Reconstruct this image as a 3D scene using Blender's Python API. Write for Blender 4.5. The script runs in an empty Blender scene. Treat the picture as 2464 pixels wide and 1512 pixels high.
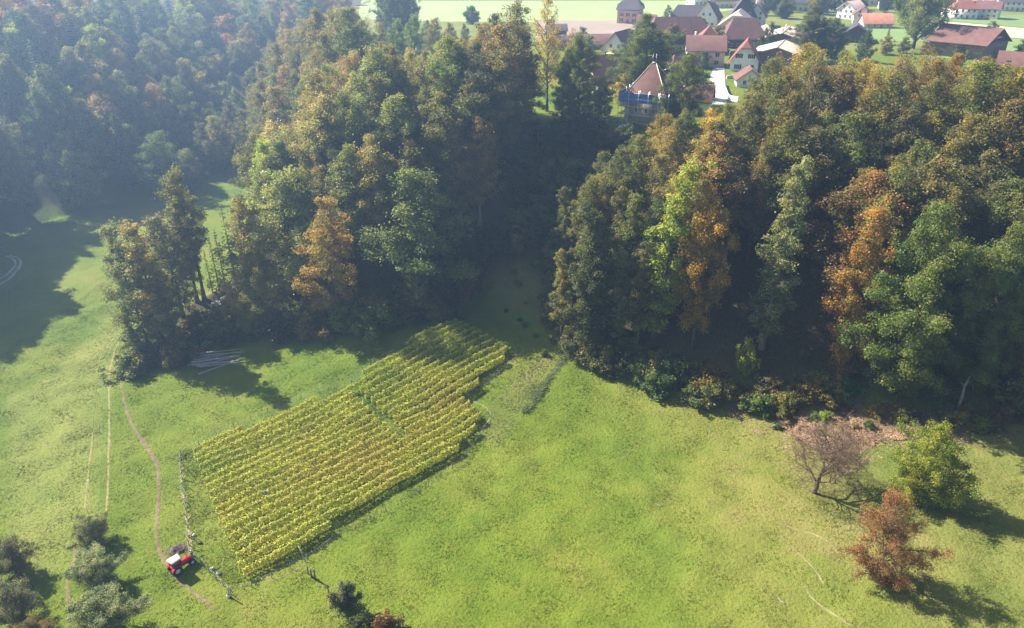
import bpy, math
import numpy as np
from mathutils import Vector, Matrix

R = math.radians
rng = np.random.default_rng(7)

# ------------------------------------------------------------------ camera, sky, sun, exposure
sc = bpy.context.scene
CAM_H, PITCH, FPX = 88.0, 28.0, 1759.0          # metres above the valley floor, degrees down, focal length for a 2464 px wide frame
cam_data = bpy.data.cameras.new('camera')
cam_data.sensor_width = 36.0
cam_data.lens = 36.0 * FPX / 2464.0
cam_data.clip_start = 0.5
cam_data.clip_end = 6000.0
cam = bpy.data.objects.new('camera', cam_data)
sc.collection.objects.link(cam)
cam.location = (0, 0, CAM_H)
cam.rotation_euler = (R(90 - PITCH), 0, 0)
sc.camera = cam

SUN_ELEV = 41.0
SUN_AZ = -61.0                                    # degrees clockwise from +Y (the way the camera looks): from the left and behind the scene
world = bpy.data.worlds.new('World')
sc.world = world
world.use_nodes = True
wn = world.node_tree
sky = wn.nodes.new('ShaderNodeTexSky')
sky.sky_type = 'NISHITA'
sky.sun_disc = False
sky.sun_elevation = R(SUN_ELEV)
sky.sun_rotation = R(SUN_AZ)
sky.air_density = 1.0
sky.dust_density = 1.5
bg = wn.nodes['Background']
bg.inputs['Strength'].default_value = 0.060
wn.links.new(sky.outputs['Color'], bg.inputs['Color'])

sd = bpy.data.lights.new('sun', 'SUN')
sd.energy = 5.0
sd.angle = R(0.53)
sd.color = (1.0, 0.95, 0.86)
sun = bpy.data.objects.new('sun', sd)
sc.collection.objects.link(sun)
to_sun = Vector((math.sin(R(SUN_AZ)) * math.cos(R(SUN_ELEV)), math.cos(R(SUN_AZ)) * math.cos(R(SUN_ELEV)), math.sin(R(SUN_ELEV))))
sun.rotation_euler = to_sun.to_track_quat('Z', 'Y').to_euler()
sun.location = to_sun * 300

vs = sc.view_settings
vs.view_transform = 'Standard'
vs.look = 'None'
vs.gamma = 1.0
vs.use_curve_mapping = False
vs.exposure = 1.72
sc.cycles.use_denoising = True
sc.cycles.max_bounces = 5
sc.cycles.diffuse_bounces = 2
sc.cycles.transmission_bounces = 3
sc.cycles.volume_bounces = 0
sc.cycles.sample_clamp_indirect = 4.0

COL = sc.collection

# ------------------------------------------------------------------ materials
def nd(t, kind, **kw):
    n = t.nodes.new(kind)
    for k, v in kw.items():
        setattr(n, k, v)
    return n

def noise(t, scale, detail=4.0, rough=0.55, vec=None):
    n = nd(t, 'ShaderNodeTexNoise')
    n.inputs['Scale'].default_value = scale
    n.inputs['Detail'].default_value = detail
    n.inputs['Roughness'].default_value = rough
    if vec is not None:
        t.links.new(vec, n.inputs['Vector'])
    return n.outputs['Fac']

def ramp(t, fac, stops):
    n = nd(t, 'ShaderNodeValToRGB')
    e = n.color_ramp.elements
    while len(e) < len(stops):
        e.new(0.5)
    for el, (p, c) in zip(e, stops):
        el.position = p
        el.color = (c[0], c[1], c[2], 1)
    t.links.new(fac, n.inputs['Fac'])
    return n.outputs['Color']

def mixc(t, fac, a, b, mode='MIX'):
    n = nd(t, 'ShaderNodeMix', data_type='RGBA', blend_type=mode)
    for sock, v in ((n.inputs[0], fac), (n.inputs[6], a), (n.inputs[7], b)):
        if hasattr(v, 'links'):
            t.links.new(v, sock)
        elif isinstance(v, (int, float)):
            sock.default_value = v
        else:
            sock.default_value = (v[0], v[1], v[2], 1)
    return n.outputs[2]

def math_node(t, op, a, b=None):
    n = nd(t, 'ShaderNodeMath', operation=op)
    for sock, v in ((n.inputs[0], a), (n.inputs[1], b)):
        if v is None:
            continue
        if hasattr(v, 'links'):
            t.links.new(v, sock)
        else:
            sock.default_value = v
    return n.outputs[0]

def new_mat(name):
    m = bpy.data.materials.new(name)
    m.use_nodes = True
    t = m.node_tree
    p = t.nodes['Principled BSDF']
    p.inputs['Specular IOR Level'].default_value = 0.25
    return m, t, p

def plain(name, c, rough=0.7, var=0.25, scale=2.0, bump=0.0, metal=0.0, bscale=12.0, spec=0.25):
    m, t, p = new_mat(name)
    tc = nd(t, 'ShaderNodeTexCoord').outputs['Object']
    f = noise(t, scale, 6.0, 0.6, tc)
    lo = tuple(x * (1 - var) for x in c)
    hi = tuple(min(1, x * (1 + var)) for x in c)
    t.links.new(ramp(t, f, [(0.3, lo), (0.7, hi)]), p.inputs['Base Color'])
    p.inputs['Roughness'].default_value = rough
    p.inputs['Metallic'].default_value = metal
    p.inputs['Specular IOR Level'].default_value = spec
    if bump:
        b = nd(t, 'ShaderNodeBump')
        b.inputs['Strength'].default_value = bump
        b.inputs['Distance'].default_value = 0.05
        t.links.new(noise(t, bscale, 5.0, 0.6, tc), b.inputs['Height'])
        t.links.new(b.outputs['Normal'], p.inputs['Normal'])
    return m

def roof_mat(name, c, row=0.35, var=0.35, rough=0.75, spec=0.3):
    m, t, p = new_mat(name)
    tc = nd(t, 'ShaderNodeTexCoord').outputs['Object']
    f1 = noise(t, 0.5, 5.0, 0.6, tc)
    f2 = noise(t, 5.0, 3.0, 0.7, tc)
    f = math_node(t, 'ADD', math_node(t, 'MULTIPLY', f1, 0.5), math_node(t, 'MULTIPLY', f2, 0.5))
    lo = tuple(x * (1 - var) for x in c)
    hi = tuple(min(1, x * (1 + var)) for x in c)
    t.links.new(ramp(t, f, [(0.32, lo), (0.5, c), (0.68, hi)]), p.inputs['Base Color'])
    p.inputs['Roughness'].default_value = rough
    p.inputs['Specular IOR Level'].default_value = spec
    w = nd(t, 'ShaderNodeTexWave', wave_type='BANDS', bands_direction='Z', wave_profile='SAW')
    w.inputs['Scale'].default_value = 1.0 / row * 0.314 * 2
    w.inputs['Distortion'].default_value = 0.4
    t.links.new(tc, w.inputs['Vector'])
    b = nd(t, 'ShaderNodeBump')
    b.inputs['Strength'].default_value = 0.6
    b.inputs['Distance'].default_value = 0.05
    t.links.new(w.outputs['Fac'], b.inputs['Height'])
    t.links.new(b.outputs['Normal'], p.inputs['Normal'])
    return m

def leaf_shader(t, p, col, trans=0.35, spec=0.25):
    p.inputs['Roughness'].default_value = 0.52
    p.inputs['Specular IOR Level'].default_value = spec
    t.links.new(col, p.inputs['Base Color'])
    tr = nd(t, 'ShaderNodeBsdfTranslucent')
    t.links.new(mixc(t, 1.0, col, (1.1, 1.15, 0.6), 'MULTIPLY'), tr.inputs['Color'])
    mx = nd(t, 'ShaderNodeMixShader')
    mx.inputs[0].default_value = trans
    t.links.new(p.outputs[0], mx.inputs[1])
    t.links.new(tr.outputs[0], mx.inputs[2])
    t.links.new(mx.outputs[0], t.nodes['Material Output'].inputs['Surface'])

def make_leaf_mat():
    # the leaf colour is the object's own colour; single clumps turn (tint) towards autumn or stay fresh
    m, t, p = new_mat('leaf')
    oi = nd(t, 'ShaderNodeObjectInfo')
    at = nd(t, 'ShaderNodeAttribute', attribute_name='tint')
    c = oi.outputs['Color']
    fresh = mixc(t, 1.0, c, (0.70, 0.86, 0.70), 'MULTIPLY')
    turned = mixc(t, 1.0, c, (1.28, 1.10, 0.82), 'MULTIPLY')
    col = mixc(t, at.outputs['Fac'], fresh, turned)
    f = noise(t, 0.35, 2.0, 0.5, nd(t, 'ShaderNodeNewGeometry').outputs['Position'])
    dark = mixc(t, 1.0, col, (0.75, 0.78, 0.8), 'MULTIPLY')
    lite = mixc(t, 1.0, col, (1.25, 1.2, 1.1), 'MULTIPLY')
    col = mixc(t, ramp(t, f, [(0.35, (0, 0, 0)), (0.65, (1, 1, 1))]), dark, lite)
    leaf_shader(t, p, col, 0.50, 0.28)
    return m

def make_vine_mat():
    m, t, p = new_mat('vine_leaf')
    pos = nd(t, 'ShaderNodeNewGeometry').outputs['Position']
    at = nd(t, 'ShaderNodeAttribute', attribute_name='tint')
    big = noise(t, 0.055, 3.0, 0.6, pos)
    g = math_node(t, 'ADD', math_node(t, 'MULTIPLY', big, 0.6), math_node(t, 'MULTIPLY', at.outputs['Fac'], 0.4))
    col = ramp(t, g, [(0.26, (0.30, 0.36, 0.06)), (0.44, (0.56, 0.54, 0.10)), (0.62, (0.50, 0.39, 0.12)), (0.84, (0.25, 0.16, 0.065))])
    leaf_shader(t, p, col, 0.48, 0.08)
    return m

def grass_colour(t):
    pos = nd(t, 'ShaderNodeNewGeometry').outputs['Position']
    a = noise(t, 0.035, 3.0, 0.55, pos)
    b = noise(t, 0.32, 4.0, 0.6, pos)
    c = noise(t, 2.2, 4.0, 0.65, pos)
    s = math_node(t, 'ADD', math_node(t, 'MULTIPLY', a, 0.62), math_node(t, 'ADD', math_node(t, 'MULTIPLY', b, 0.26), math_node(t, 'MULTIPLY', c, 0.12)))
    green = ramp(t, s, [(0.34, (0.066, 0.112, 0.010)), (0.46, (0.098, 0.136, 0.013)), (0.55, (0.126, 0.150, 0.018)), (0.68, (0.165, 0.156, 0.034))])
    cover = nd(t, 'ShaderNodeAttribute', attribute_name='cover')
    sep = nd(t, 'ShaderNodeSeparateColor')
    t.links.new(cover.outputs['Color'], sep.inputs[0])
    dry = ramp(t, s, [(0.34, (0.105, 0.120, 0.030)), (0.5, (0.165, 0.148, 0.050)), (0.66, (0.235, 0.170, 0.085))])
    col = mixc(t, sep.outputs[1], green, dry)
    pale = ramp(t, s, [(0.32, (0.125, 0.160, 0.030)), (0.5, (0.168, 0.182, 0.040)), (0.68, (0.215, 0.200, 0.066))])
    col = mixc(t, sep.outputs[2], col, pale)
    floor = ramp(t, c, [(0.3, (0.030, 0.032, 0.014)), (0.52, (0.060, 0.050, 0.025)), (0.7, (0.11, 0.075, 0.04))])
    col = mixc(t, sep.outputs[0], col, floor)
    return col, c, b

def make_ground_mat():
    m, t, p = new_mat('meadow_ground')
    col, c, b = grass_colour(t)
    t.links.new(col, p.inputs['Base Color'])
    p.inputs['Roughness'].default_value = 0.9
    p.inputs['Specular IOR Level'].default_value = 0.1
    bp = nd(t, 'ShaderNodeBump')
    bp.inputs['Strength'].default_value = 0.9
    bp.inputs['Distance'].default_value = 0.35
    t.links.new(math_node(t, 'ADD', c, b), bp.inputs['Height'])
    t.links.new(bp.outputs['Normal'], p.inputs['Normal'])
    return m

def make_blade_mat():
    m, t, p = new_mat('grass_blade')
    col, c, b = grass_colour(t)
    at = nd(t, 'ShaderNodeAttribute', attribute_name='tint')
    col = mixc(t, at.outputs['Fac'], mixc(t, 1.0, col, (0.86, 0.93, 0.80), 'MULTIPLY'), mixc(t, 1.0, col, (1.14, 1.08, 1.04), 'MULTIPLY'))
    leaf_shader(t, p, col, 0.3, 0.03)
    return m

def bark_mat(name, c):
    m, t, p = new_mat(name)
    tc = nd(t, 'ShaderNodeTexCoord').outputs['Object']
    mp = nd(t, 'ShaderNodeMapping')
    mp.inputs['Scale'].default_value = (4, 4, 0.7)
    t.links.new(tc, mp.inputs['Vector'])
    f = noise(t, 1.6, 5.0, 0.65, mp.outputs['Vector'])
    t.links.new(ramp(t, f, [(0.3, tuple(x * 0.55 for x in c)), (0.7, tuple(x * 1.35 for x in c))]), p.inputs['Base Color'])
    p.inputs['Roughness'].default_value = 0.9
    return m

M = dict(
    leaf=make_leaf_mat(), vine=make_vine_mat(), ground=make_ground_mat(), blade=make_blade_mat(),
    bark=bark_mat('bark', (0.085, 0.07, 0.052)), bark_pale=bark_mat('bark_pale', (0.33, 0.31, 0.27)), bark_mid=bark_mat('bark_mid', (0.22, 0.20, 0.165)), bark_grey=bark_mat('bark_grey', (0.125, 0.083, 0.052)),
    log=bark_mat('log_wood', (0.30, 0.265, 0.225)),
    post=plain('post_wood', (0.16, 0.13, 0.10), 0.9, 0.4, 3),
    post_pale=plain('post_wood_pale', (0.36, 0.32, 0.26), 0.9, 0.3, 3),
    wire=plain('fence_wire', (0.25, 0.25, 0.25), 0.5, 0.1, 3, metal=0.8),
    dirt=plain('trodden_dirt', (0.135, 0.100, 0.050), 0.95, 0.35, 1.2, 0.5),
    track=plain('gravel_track', (0.42, 0.40, 0.35), 0.95, 0.25, 1.2, 0.4),
    straw=plain('straw_track', (0.185, 0.16, 0.068), 0.95, 0.35, 1.0, 0.5),
    rut=plain('wheel_rut', (0.085, 0.125, 0.022), 0.95, 0.4, 1.0, 0.5),
    compost=plain('compost', (0.10, 0.078, 0.062), 0.95, 0.5, 2.5, 0.9, bscale=5),
    asphalt=plain('street_asphalt', (0.36, 0.35, 0.345), 0.8, 0.12, 0.5),
    rock=plain('rock', (0.27, 0.255, 0.225), 0.9, 0.4, 0.9, 0.8, bscale=2.0),
    stone=plain('tower_stone', (0.36, 0.32, 0.26), 0.9, 0.35, 1.2, 0.8, bscale=3.5),
    white=plain('white_render', (0.74, 0.71, 0.66), 0.85, 0.07, 0.8),
    cream=plain('cream_render', (0.58, 0.51, 0.40), 0.85, 0.10, 0.8),
    pink=plain('pink_render', (0.56, 0.36, 0.29), 0.85, 0.10, 0.8),
    grey=plain('grey_render', (0.42, 0.42, 0.42), 0.85, 0.10, 0.8),
    timber=plain('dark_timber', (0.075, 0.048, 0.033), 0.85, 0.35, 1.5),
    timber_mid=plain('brown_timber', (0.21, 0.14, 0.085), 0.85, 0.35, 1.5),
    red_door=plain('red_door', (0.20, 0.07, 0.045), 0.7, 0.2, 1.5),
    roof_red=roof_mat('red_tile', (0.225, 0.080, 0.056)),
    roof_orange=roof_mat('orange_tile', (0.46, 0.19, 0.11)),
    roof_brown=roof_mat('brown_tile', (0.150, 0.070, 0.056)),
    roof_dark=roof_mat('dark_tile', (0.075, 0.06, 0.065)),
    roof_old=roof_mat('weathered_tile', (0.088, 0.037, 0.027), 0.3, 0.6),
    roof_pale=roof_mat('sunglare_tile', (0.60, 0.42, 0.32), 0.35, 0.22, 0.42, 0.6),  # pale base colour puts the sun glare into the tiles
    ridge=plain('ridge_mortar', (0.55, 0.44, 0.37), 0.85, 0.15, 1.5),
    frame=plain('window_frame', (0.70, 0.68, 0.64), 0.6, 0.05, 2),
    glass=plain('window_glass', (0.035, 0.042, 0.05), 0.12, 0.1, 2, spec=0.6),
    shutter=plain('green_shutter', (0.035, 0.05, 0.04), 0.6, 0.15, 2),
    net=plain('blue_net', (0.065, 0.15, 0.32), 0.85, 0.5, 1.6),
    steel=plain('steel_tube', (0.50, 0.50, 0.50), 0.4, 0.1, 2, metal=0.6),
    board=plain('scaffold_board', (0.42, 0.36, 0.27), 0.9, 0.25, 2),
    red_paint=plain('red_paint', (0.46, 0.022, 0.025), 0.35, 0.12, 2, spec=0.5),
    white_paint=plain('white_paint', (0.50, 0.33, 0.30), 0.4, 0.06, 2, spec=0.5),
    rubber=plain('tyre_rubber', (0.022, 0.022, 0.023), 0.85, 0.3, 4),
    rim=plain('rim_grey', (0.55, 0.52, 0.50), 0.5, 0.1, 2),
    dark=plain('dark_metal', (0.04, 0.04, 0.042), 0.6, 0.2, 2),
    lamp=plain('lamp_lens', (0.75, 0.72, 0.6), 0.2, 0.05, 2, spec=0.6),
    plastic_white=plain('white_plastic', (0.78, 0.78, 0.76), 0.5, 0.05, 2),
    plastic_blue=plain('blue_plastic', (0.06, 0.10, 0.55), 0.5, 0.1, 2),
    teal=plain('teal_jacket', (0.02, 0.30, 0.36), 0.85, 0.2, 4), trousers=plain('grey_trousers', (0.10, 0.12, 0.12), 0.85, 0.2, 4),
    skin=plain('skin', (0.48, 0.30, 0.22), 0.6, 0.08, 4), cap=plain('pale_cap', (0.62, 0.60, 0.52), 0.8, 0.1, 4),
    yellow=plain('yellow_cloth', (0.72, 0.60, 0.12), 0.8, 0.1, 2),
    hedge_soil=plain('bank_soil', (0.075, 0.085, 0.03), 0.95, 0.4, 1.2, 0.7),
)

# ------------------------------------------------------------------ mesh helpers
class MB:
    """collects vertices and triangles or quads for one mesh object"""
    def __init__(s):
        s.v, s.f3, s.f4, s.t3, s.t4, s.n = [], [], [], [], [], 0
    def add(s, v, f, tint=None):
        v = np.asarray(v, float).reshape(-1, 3)
        f = np.asarray(f, int)
        if tint is None:
            tint = np.full(len(f), 0.5)
        elif np.isscalar(tint):
            tint = np.full(len(f), float(tint))
        (s.f3 if f.shape[1] == 3 else s.f4).append(f + s.n)
        (s.t3 if f.shape[1] == 3 else s.t4).append(tint)
        s.v.append(v)
        s.n += len(v)
        return s
    def box(s, x0, x1, y0, y1, z0, z1, rot=None, org=(0, 0, 0)):
        v = np.array([[x, y, z] for z in (z0, z1) for y in (y0, y1) for x in (x0, x1)], float)
        if rot is not None:
            v = v @ np.asarray(rot).T
        v = v + np.asarray(org)
        return s.add(v, [[0, 2, 3, 1], [4, 5, 7, 6], [0, 1, 5, 4], [2, 6, 7, 3], [0, 4, 6, 2], [1, 3, 7, 5]])
    def tube(s, pts, rad, sides=6, cap=True):
        pts = np.asarray(pts, float)
        k = len(pts)
        rad = np.full(k, rad, float) if np.isscalar(rad) else np.asarray(rad, float)
        tg = np.gradient(pts, axis=0)
        tg /= np.linalg.norm(tg, axis=1)[:, None] + 1e-9
        ref = np.array([0, 0, 1.0]) if abs(tg[0][2]) < 0.8 else np.array([1.0, 0, 0])
        a = np.cross(tg, ref)
        a /= np.linalg.norm(a, axis=1)[:, None] + 1e-9
        b = np.cross(tg, a)
        th = np.arange(sides) * 2 * math.pi / sides
        ring = pts[:, None] + rad[:, None, None] * (a[:, None] * np.cos(th)[None, :, None] + b[:, None] * np.sin(th)[None, :, None])
        i = np.arange(k - 1)[:, None] * sides
        j = np.arange(sides)[None]
        j2 = (j + 1) % sides
        f = np.stack([i + j, i + j2, i + sides + j2, i + sides + j], -1).reshape(-1, 4)
        s.add(ring.reshape(-1, 3), f)
        if cap:
            c = s.n - k * sides
            o = c + (k - 1) * sides
            s.v.append(np.array([pts[-1], pts[0]]))
            jj = np.arange(sides)
            s.f3.append(np.stack([o + jj, o + (jj + 1) % sides, np.full(sides, s.n)], -1))
            s.f3.append(np.stack([c + (jj + 1) % sides, c + jj, np.full(sides, s.n + 1)], -1))
            s.t3 += [np.full(sides, 0.5)] * 2
            s.n += 2
        return s
    def mesh(s, name, mat=None, smooth=False):
        me = bpy.data.meshes.new(name)
        v = np.concatenate(s.v) if s.v else np.zeros((0, 3))
        f3 = np.concatenate(s.f3) if s.f3 else np.zeros((0, 3), int)
        f4 = np.concatenate(s.f4) if s.f4 else np.zeros((0, 4), int)
        me.vertices.add(len(v))
        me.vertices.foreach_set('co', v.astype(np.float32).ravel())
        me.loops.add(f3.size + f4.size)
        me.loops.foreach_set('vertex_index', np.concatenate([f3.ravel(), f4.ravel()]).astype(np.int32))
        me.polygons.add(len(f3) + len(f4))
        tot = np.concatenate([np.full(len(f3), 3), np.full(len(f4), 4)])
        st = np.concatenate([[0], np.cumsum(tot)[:-1]]) if len(tot) else np.zeros(0)
        me.polygons.foreach_set('loop_start', st.astype(np.int32))
        if smooth:
            me.polygons.foreach_set('use_smooth', np.ones(len(tot), bool))
        at = me.attributes.new('tint', 'FLOAT', 'FACE')
        tt = np.concatenate((s.t3 or [np.zeros(0)]) + (s.t4 or [np.zeros(0)]))
        at.data.foreach_set('value', tt.astype(np.float32))
        me.update(calc_edges=True)
        if mat is not None:
            me.materials.append(M[mat] if isinstance(mat, str) else mat)
        return me
    def build(s, name, mat, parent=None, smooth=False):
        return link(name, s.mesh(name, mat, smooth), parent)

def link(name, me, parent=None):
    o = bpy.data.objects.new(name, me)
    COL.objects.link(o)
    if parent is not None:
        o.parent = parent
    return o

def tag(o, label=None, cat=None, group=None, kind=None):
    if label: o['label'] = label
    if cat: o['category'] = cat
    if group: o['group'] = group
    if kind: o['kind'] = kind
    return o

def thing(name, label, cat, loc=(0, 0, 0), rz=0.0, group=None, scale=None):
    o = bpy.data.objects.new(name, None)
    o.empty_display_size = 0.3
    COL.objects.link(o)
    o.location = loc
    o.rotation_euler = (0, 0, rz)
    if scale is not None:
        o.scale = scale if hasattr(scale, '__len__') else (scale,) * 3
    return tag(o, label, cat, group)

# ------------------------------------------------------------------ the lie of the land
FOOT_A = [(3000, -400), (600, -60), (300, 20), (200, 58), (130, 84), (90, 104), (65, 115), (42, 119), (31, 126), (12, 139), (2, 150), (-10, 160), (-22, 158), (-35, 158), (-54, 160), (-74, 153),
          (-86, 149), (-94, 151), (-93, 162), (-82, 178), (-74, 200), (-78, 225), (-92, 250), (-106, 290), (-118, 340), (-128, 420), (-128, 520), (-128, 3200), (3000, 3200)]
RIM_A = [(3000, -200), (600, 20), (300, 90), (200, 125), (115, 168), (85, 177), (45, 184), (28, 190), (12, 196), (-5, 193), (-28, 193), (-42, 215), (-52, 260), (-72, 300), (-90, 350),
         (-100, 420), (-100, 520), (-100, 3200), (3000, 3200)]
FOOT_L = [(-3000, 60), (-190, 105), (-156, 132), (-142, 165), (-147, 200), (-162, 222), (-150, 245), (-138, 262), (-133, 300), (-140, 350), (-150, 420), (-155, 3200), (-3000, 3200)]
RIM_L = [(-3000, 150), (-235, 160), (-210, 190), (-212, 240), (-205, 300), (-208, 380), (-215, 450), (-220, 3200), (-3000, 3200)]

def poly_dist(x, y, poly):
    d = np.full(x.shape, 1e9)
    ins = np.zeros(x.shape, bool)
    P = np.asarray(poly, float)
    for a, b in zip(P, np.roll(P, -1, 0)):
        e = b - a
        t = np.clip(((x - a[0]) * e[0] + (y - a[1]) * e[1]) / (e @ e), 0, 1)
        d = np.minimum(d, np.hypot(x - a[0] - t * e[0], y - a[1] - t * e[1]))
        c = (a[1] > y) != (b[1] > y)
        xi = a[0] + (y - a[1]) / (e[1] if abs(e[1]) > 1e-9 else 1e-9) * e[0]
        ins ^= c & (x < xi)
    return d, ins

def sstep(a, b, x):
    t = np.clip((x - a) / (b - a), 0, 1)
    return t * t * (3 - 2 * t)

def rise(x, y, foot, rim):
    df, inf = poly_dist(x, y, foot)
    dr, inr = poly_dist(x, y, rim)
    t = np.where(inf, df / (df + dr + 1e-6), 0)
    t = np.where(inr, 1, t)
    return 0.55 * t + 0.45 * t * t * (3 - 2 * t), inf, inr, df, dr

def terrain_full(x, y):
    x = np.asarray(x, float); y = np.asarray(y, float)
    zv = 0.12 * np.log1p(np.exp(np.clip((x - 22) / 9, -30, 30))) * 9 * np.exp(-np.maximum(x - 130, 0) / 200)
    zv = np.minimum(zv, 24)
    zv = zv + 5.0 * sstep(108, 152, y) * sstep(-75, -25, x)
    zv = zv + 34 * sstep(265, 620, y) * sstep(-20, -100, x)
    ta, infa, inra, dfa, dra = rise(x, y, FOOT_A, RIM_A)
    tl, infl, inrl, dfl, drl = rise(x, y, FOOT_L, RIM_L)
    za = zv + (42 - zv) * ta
    zl = zv + (44 - zv) * tl
    z = np.maximum(za, zl)
    z = z + (1 - sstep(240, 330, y)) * 0.18 * np.sin(x * 0.21 + 1.3) * np.sin(y * 0.17 + 0.4) + (1 - sstep(240, 330, y)) * 0.10 * np.sin(x * 0.47 + y * 0.31)
    w_ = np.random.default_rng(3)
    fade = 1 - sstep(150, 240, y)
    for lam in (3.2, 4.1, 5.0, 6.3, 7.7, 9.5, 12.0, 15.0):
        an = w_.random() * 6.28
        z = z + fade * 0.0055 * lam ** 1.15 * np.sin((x * math.cos(an) + y * math.sin(an)) * 6.283 / lam + w_.random() * 6 + 1.5 * np.sin((x * math.sin(an) - y * math.cos(an)) * 6.283 / (lam * 2.3)))
    sl = np.maximum(ta * (1 - ta), tl * (1 - tl)) * 4
    z = z + sl * (1.1 * np.sin(x * 0.19 + y * 0.05) + 0.7 * np.sin(x * 0.41 - y * 0.23))
    return z, ta, tl

def axis(lo, hi, a, b, h, grow=1.16):
    mid = list(np.arange(a, b + h / 2, h))
    s, p, left = h, a, []
    while p > lo:
        s *= grow; p -= s; left.append(max(p, lo))
    s, p, right = h, mid[-1], []
    while p < hi:
        s *= grow; p += s; right.append(min(p, hi))
    return np.array(left[::-1] + mid + right)

XS = axis(-2000, 2000, -175, 130, 1.15)
YS = axis(-150, 2900, 60, 235, 1.15)
GX, GY = np.meshgrid(XS, YS)
GZ, GTA, GTL = terrain_full(GX, GY)

def height(x, y):
    """height of the ground mesh at x, y"""
    x = np.asarray(x, float); y = np.asarray(y, float)
    i = np.clip(np.searchsorted(XS, x) - 1, 0, len(XS) - 2)
    j = np.clip(np.searchsorted(YS, y) - 1, 0, len(YS) - 2)
    fx = (x - XS[i]) / (XS[i + 1] - XS[i]); fy = (y - YS[j]) / (YS[j + 1] - YS[j])
    return (GZ[j, i] * (1 - fx) * (1 - fy) + GZ[j, i + 1] * fx * (1 - fy) + GZ[j + 1, i] * (1 - fx) * fy + GZ[j + 1, i + 1] * fx * fy)

CP, SP = math.cos(R(PITCH)), math.sin(R(PITCH))
def at(px, py):
    """the point of the ground seen at a spot of the photograph (2464 x 1512), as survey of where things stand"""
    u, v = (px - 1232) / FPX, (py - 756) / FPX
    d = np.array([u, CP - v * SP, -SP - v * CP])
    t = np.linspace(60, 900, 2200)
    p = d[None] * t[:, None]
    below = CAM_H + p[:, 2] < height(p[:, 0], p[:, 1])
    k = int(np.argmax(below)) if below.any() else len(t) - 1
    a, b = t[max(k - 1, 0)], t[k]
    for _ in range(20):
        m = (a + b) / 2
        q = d * m
        if CAM_H + q[2] < height(q[0], q[1]): b = m
        else: a = m
    q = d * b
    return np.array([q[0], q[1], float(height(q[0], q[1]))])

def project(x, y, z):
    fw = y * CP + (CAM_H - z) * SP
    up = y * SP - (CAM_H - z) * CP
    return 1232 + FPX * x / fw, 756 - FPX * up / fw, fw

def pxs(pts):
    return [tuple(at(*p)[:2]) for p in pts]

def inpoly(x, y, poly):
    return poly_dist(np.asarray(x, float), np.asarray(y, float), poly)[1]

# ground cover: forest floor (r), dry or brown growth (g), pale mown grass (b)
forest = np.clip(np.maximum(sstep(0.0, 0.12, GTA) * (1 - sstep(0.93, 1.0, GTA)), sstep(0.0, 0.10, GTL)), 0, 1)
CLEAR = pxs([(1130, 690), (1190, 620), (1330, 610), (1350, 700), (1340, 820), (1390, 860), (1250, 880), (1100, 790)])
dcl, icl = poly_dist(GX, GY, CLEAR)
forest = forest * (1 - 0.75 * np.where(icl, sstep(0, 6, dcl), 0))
BRACKEN = pxs([(1740, 985), (1870, 945), (2060, 955), (2200, 990), (2330, 1010), (2320, 1050), (2120, 1060), (2030, 1110), (1930, 1070), (1860, 1010)])
dbr, ibr = poly_dist(GX, GY, BRACKEN)
DRYZ = [(46, 117), (112, 108), (150, 60), (75, 40), (49, 66), (44, 85), (39, 91), (45, 105)]
ddr, idr = poly_dist(GX, GY, DRYZ)
wob = 3.0 * np.sin(GX * 0.33 + 1) * np.sin(GY * 0.29) + 1.5 * np.sin(GX * 0.9 + GY * 0.7)
dry = 0.58 * np.where(idr, sstep(0, 9, ddr + wob), 0)
dry = np.maximum(dry, np.where(ibr, sstep(-1, 4, dbr + wob * 0.5), 0))
dry = np.maximum(dry, 0.55 * sstep(0.02, 0.10, GTA) * icl)
forest = forest * (1 - 0.8 * np.where(ibr, 1, 0))
ROUGH = pxs([(1150, 1060), (1180, 960), (1290, 850), (1390, 835), (1265, 1000), (1200, 1080)])
dro, iro = poly_dist(GX, GY, ROUGH)
dry = np.maximum(dry, 0.35 * np.where(iro, sstep(0, 2, dro), 0))
dry = np.maximum(dry, 0.30 * sstep(5, 45, GX) * (GTA < 0.01))
MOWN = pxs([(0, 960), (130, 880), (290, 700), (302, 830), (285, 900), (262, 1000), (255, 1230), (150, 1400), (0, 1420)])
dmo, imo = poly_dist(GX, GY, MOWN)
pale = 0.75 * np.where(imo, sstep(0, 3, dmo + wob * 0.3), 0)
pale = np.maximum(pale, 0.8 * (GY > 330) * (GTA > 0.99))
ny, nx = GX.shape
gmb = MB()
idx = np.arange(nx * ny).reshape(ny, nx)
gmb.add(np.stack([GX, GY, GZ], -1), np.stack([idx[:-1, :-1], idx[:-1, 1:], idx[1:, 1:], idx[1:, :-1]], -1).reshape(-1, 4))
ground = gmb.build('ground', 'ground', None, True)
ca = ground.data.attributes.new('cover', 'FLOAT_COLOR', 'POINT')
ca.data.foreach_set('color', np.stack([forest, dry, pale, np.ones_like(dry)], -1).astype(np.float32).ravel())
tag(ground, kind='structure')

def cover_at(x, y):
    i = np.clip(np.searchsorted(XS, x), 0, nx - 1); j = np.clip(np.searchsorted(YS, y), 0, ny - 1)
    return forest[j, i], dry[j, i], pale[j, i]

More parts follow.
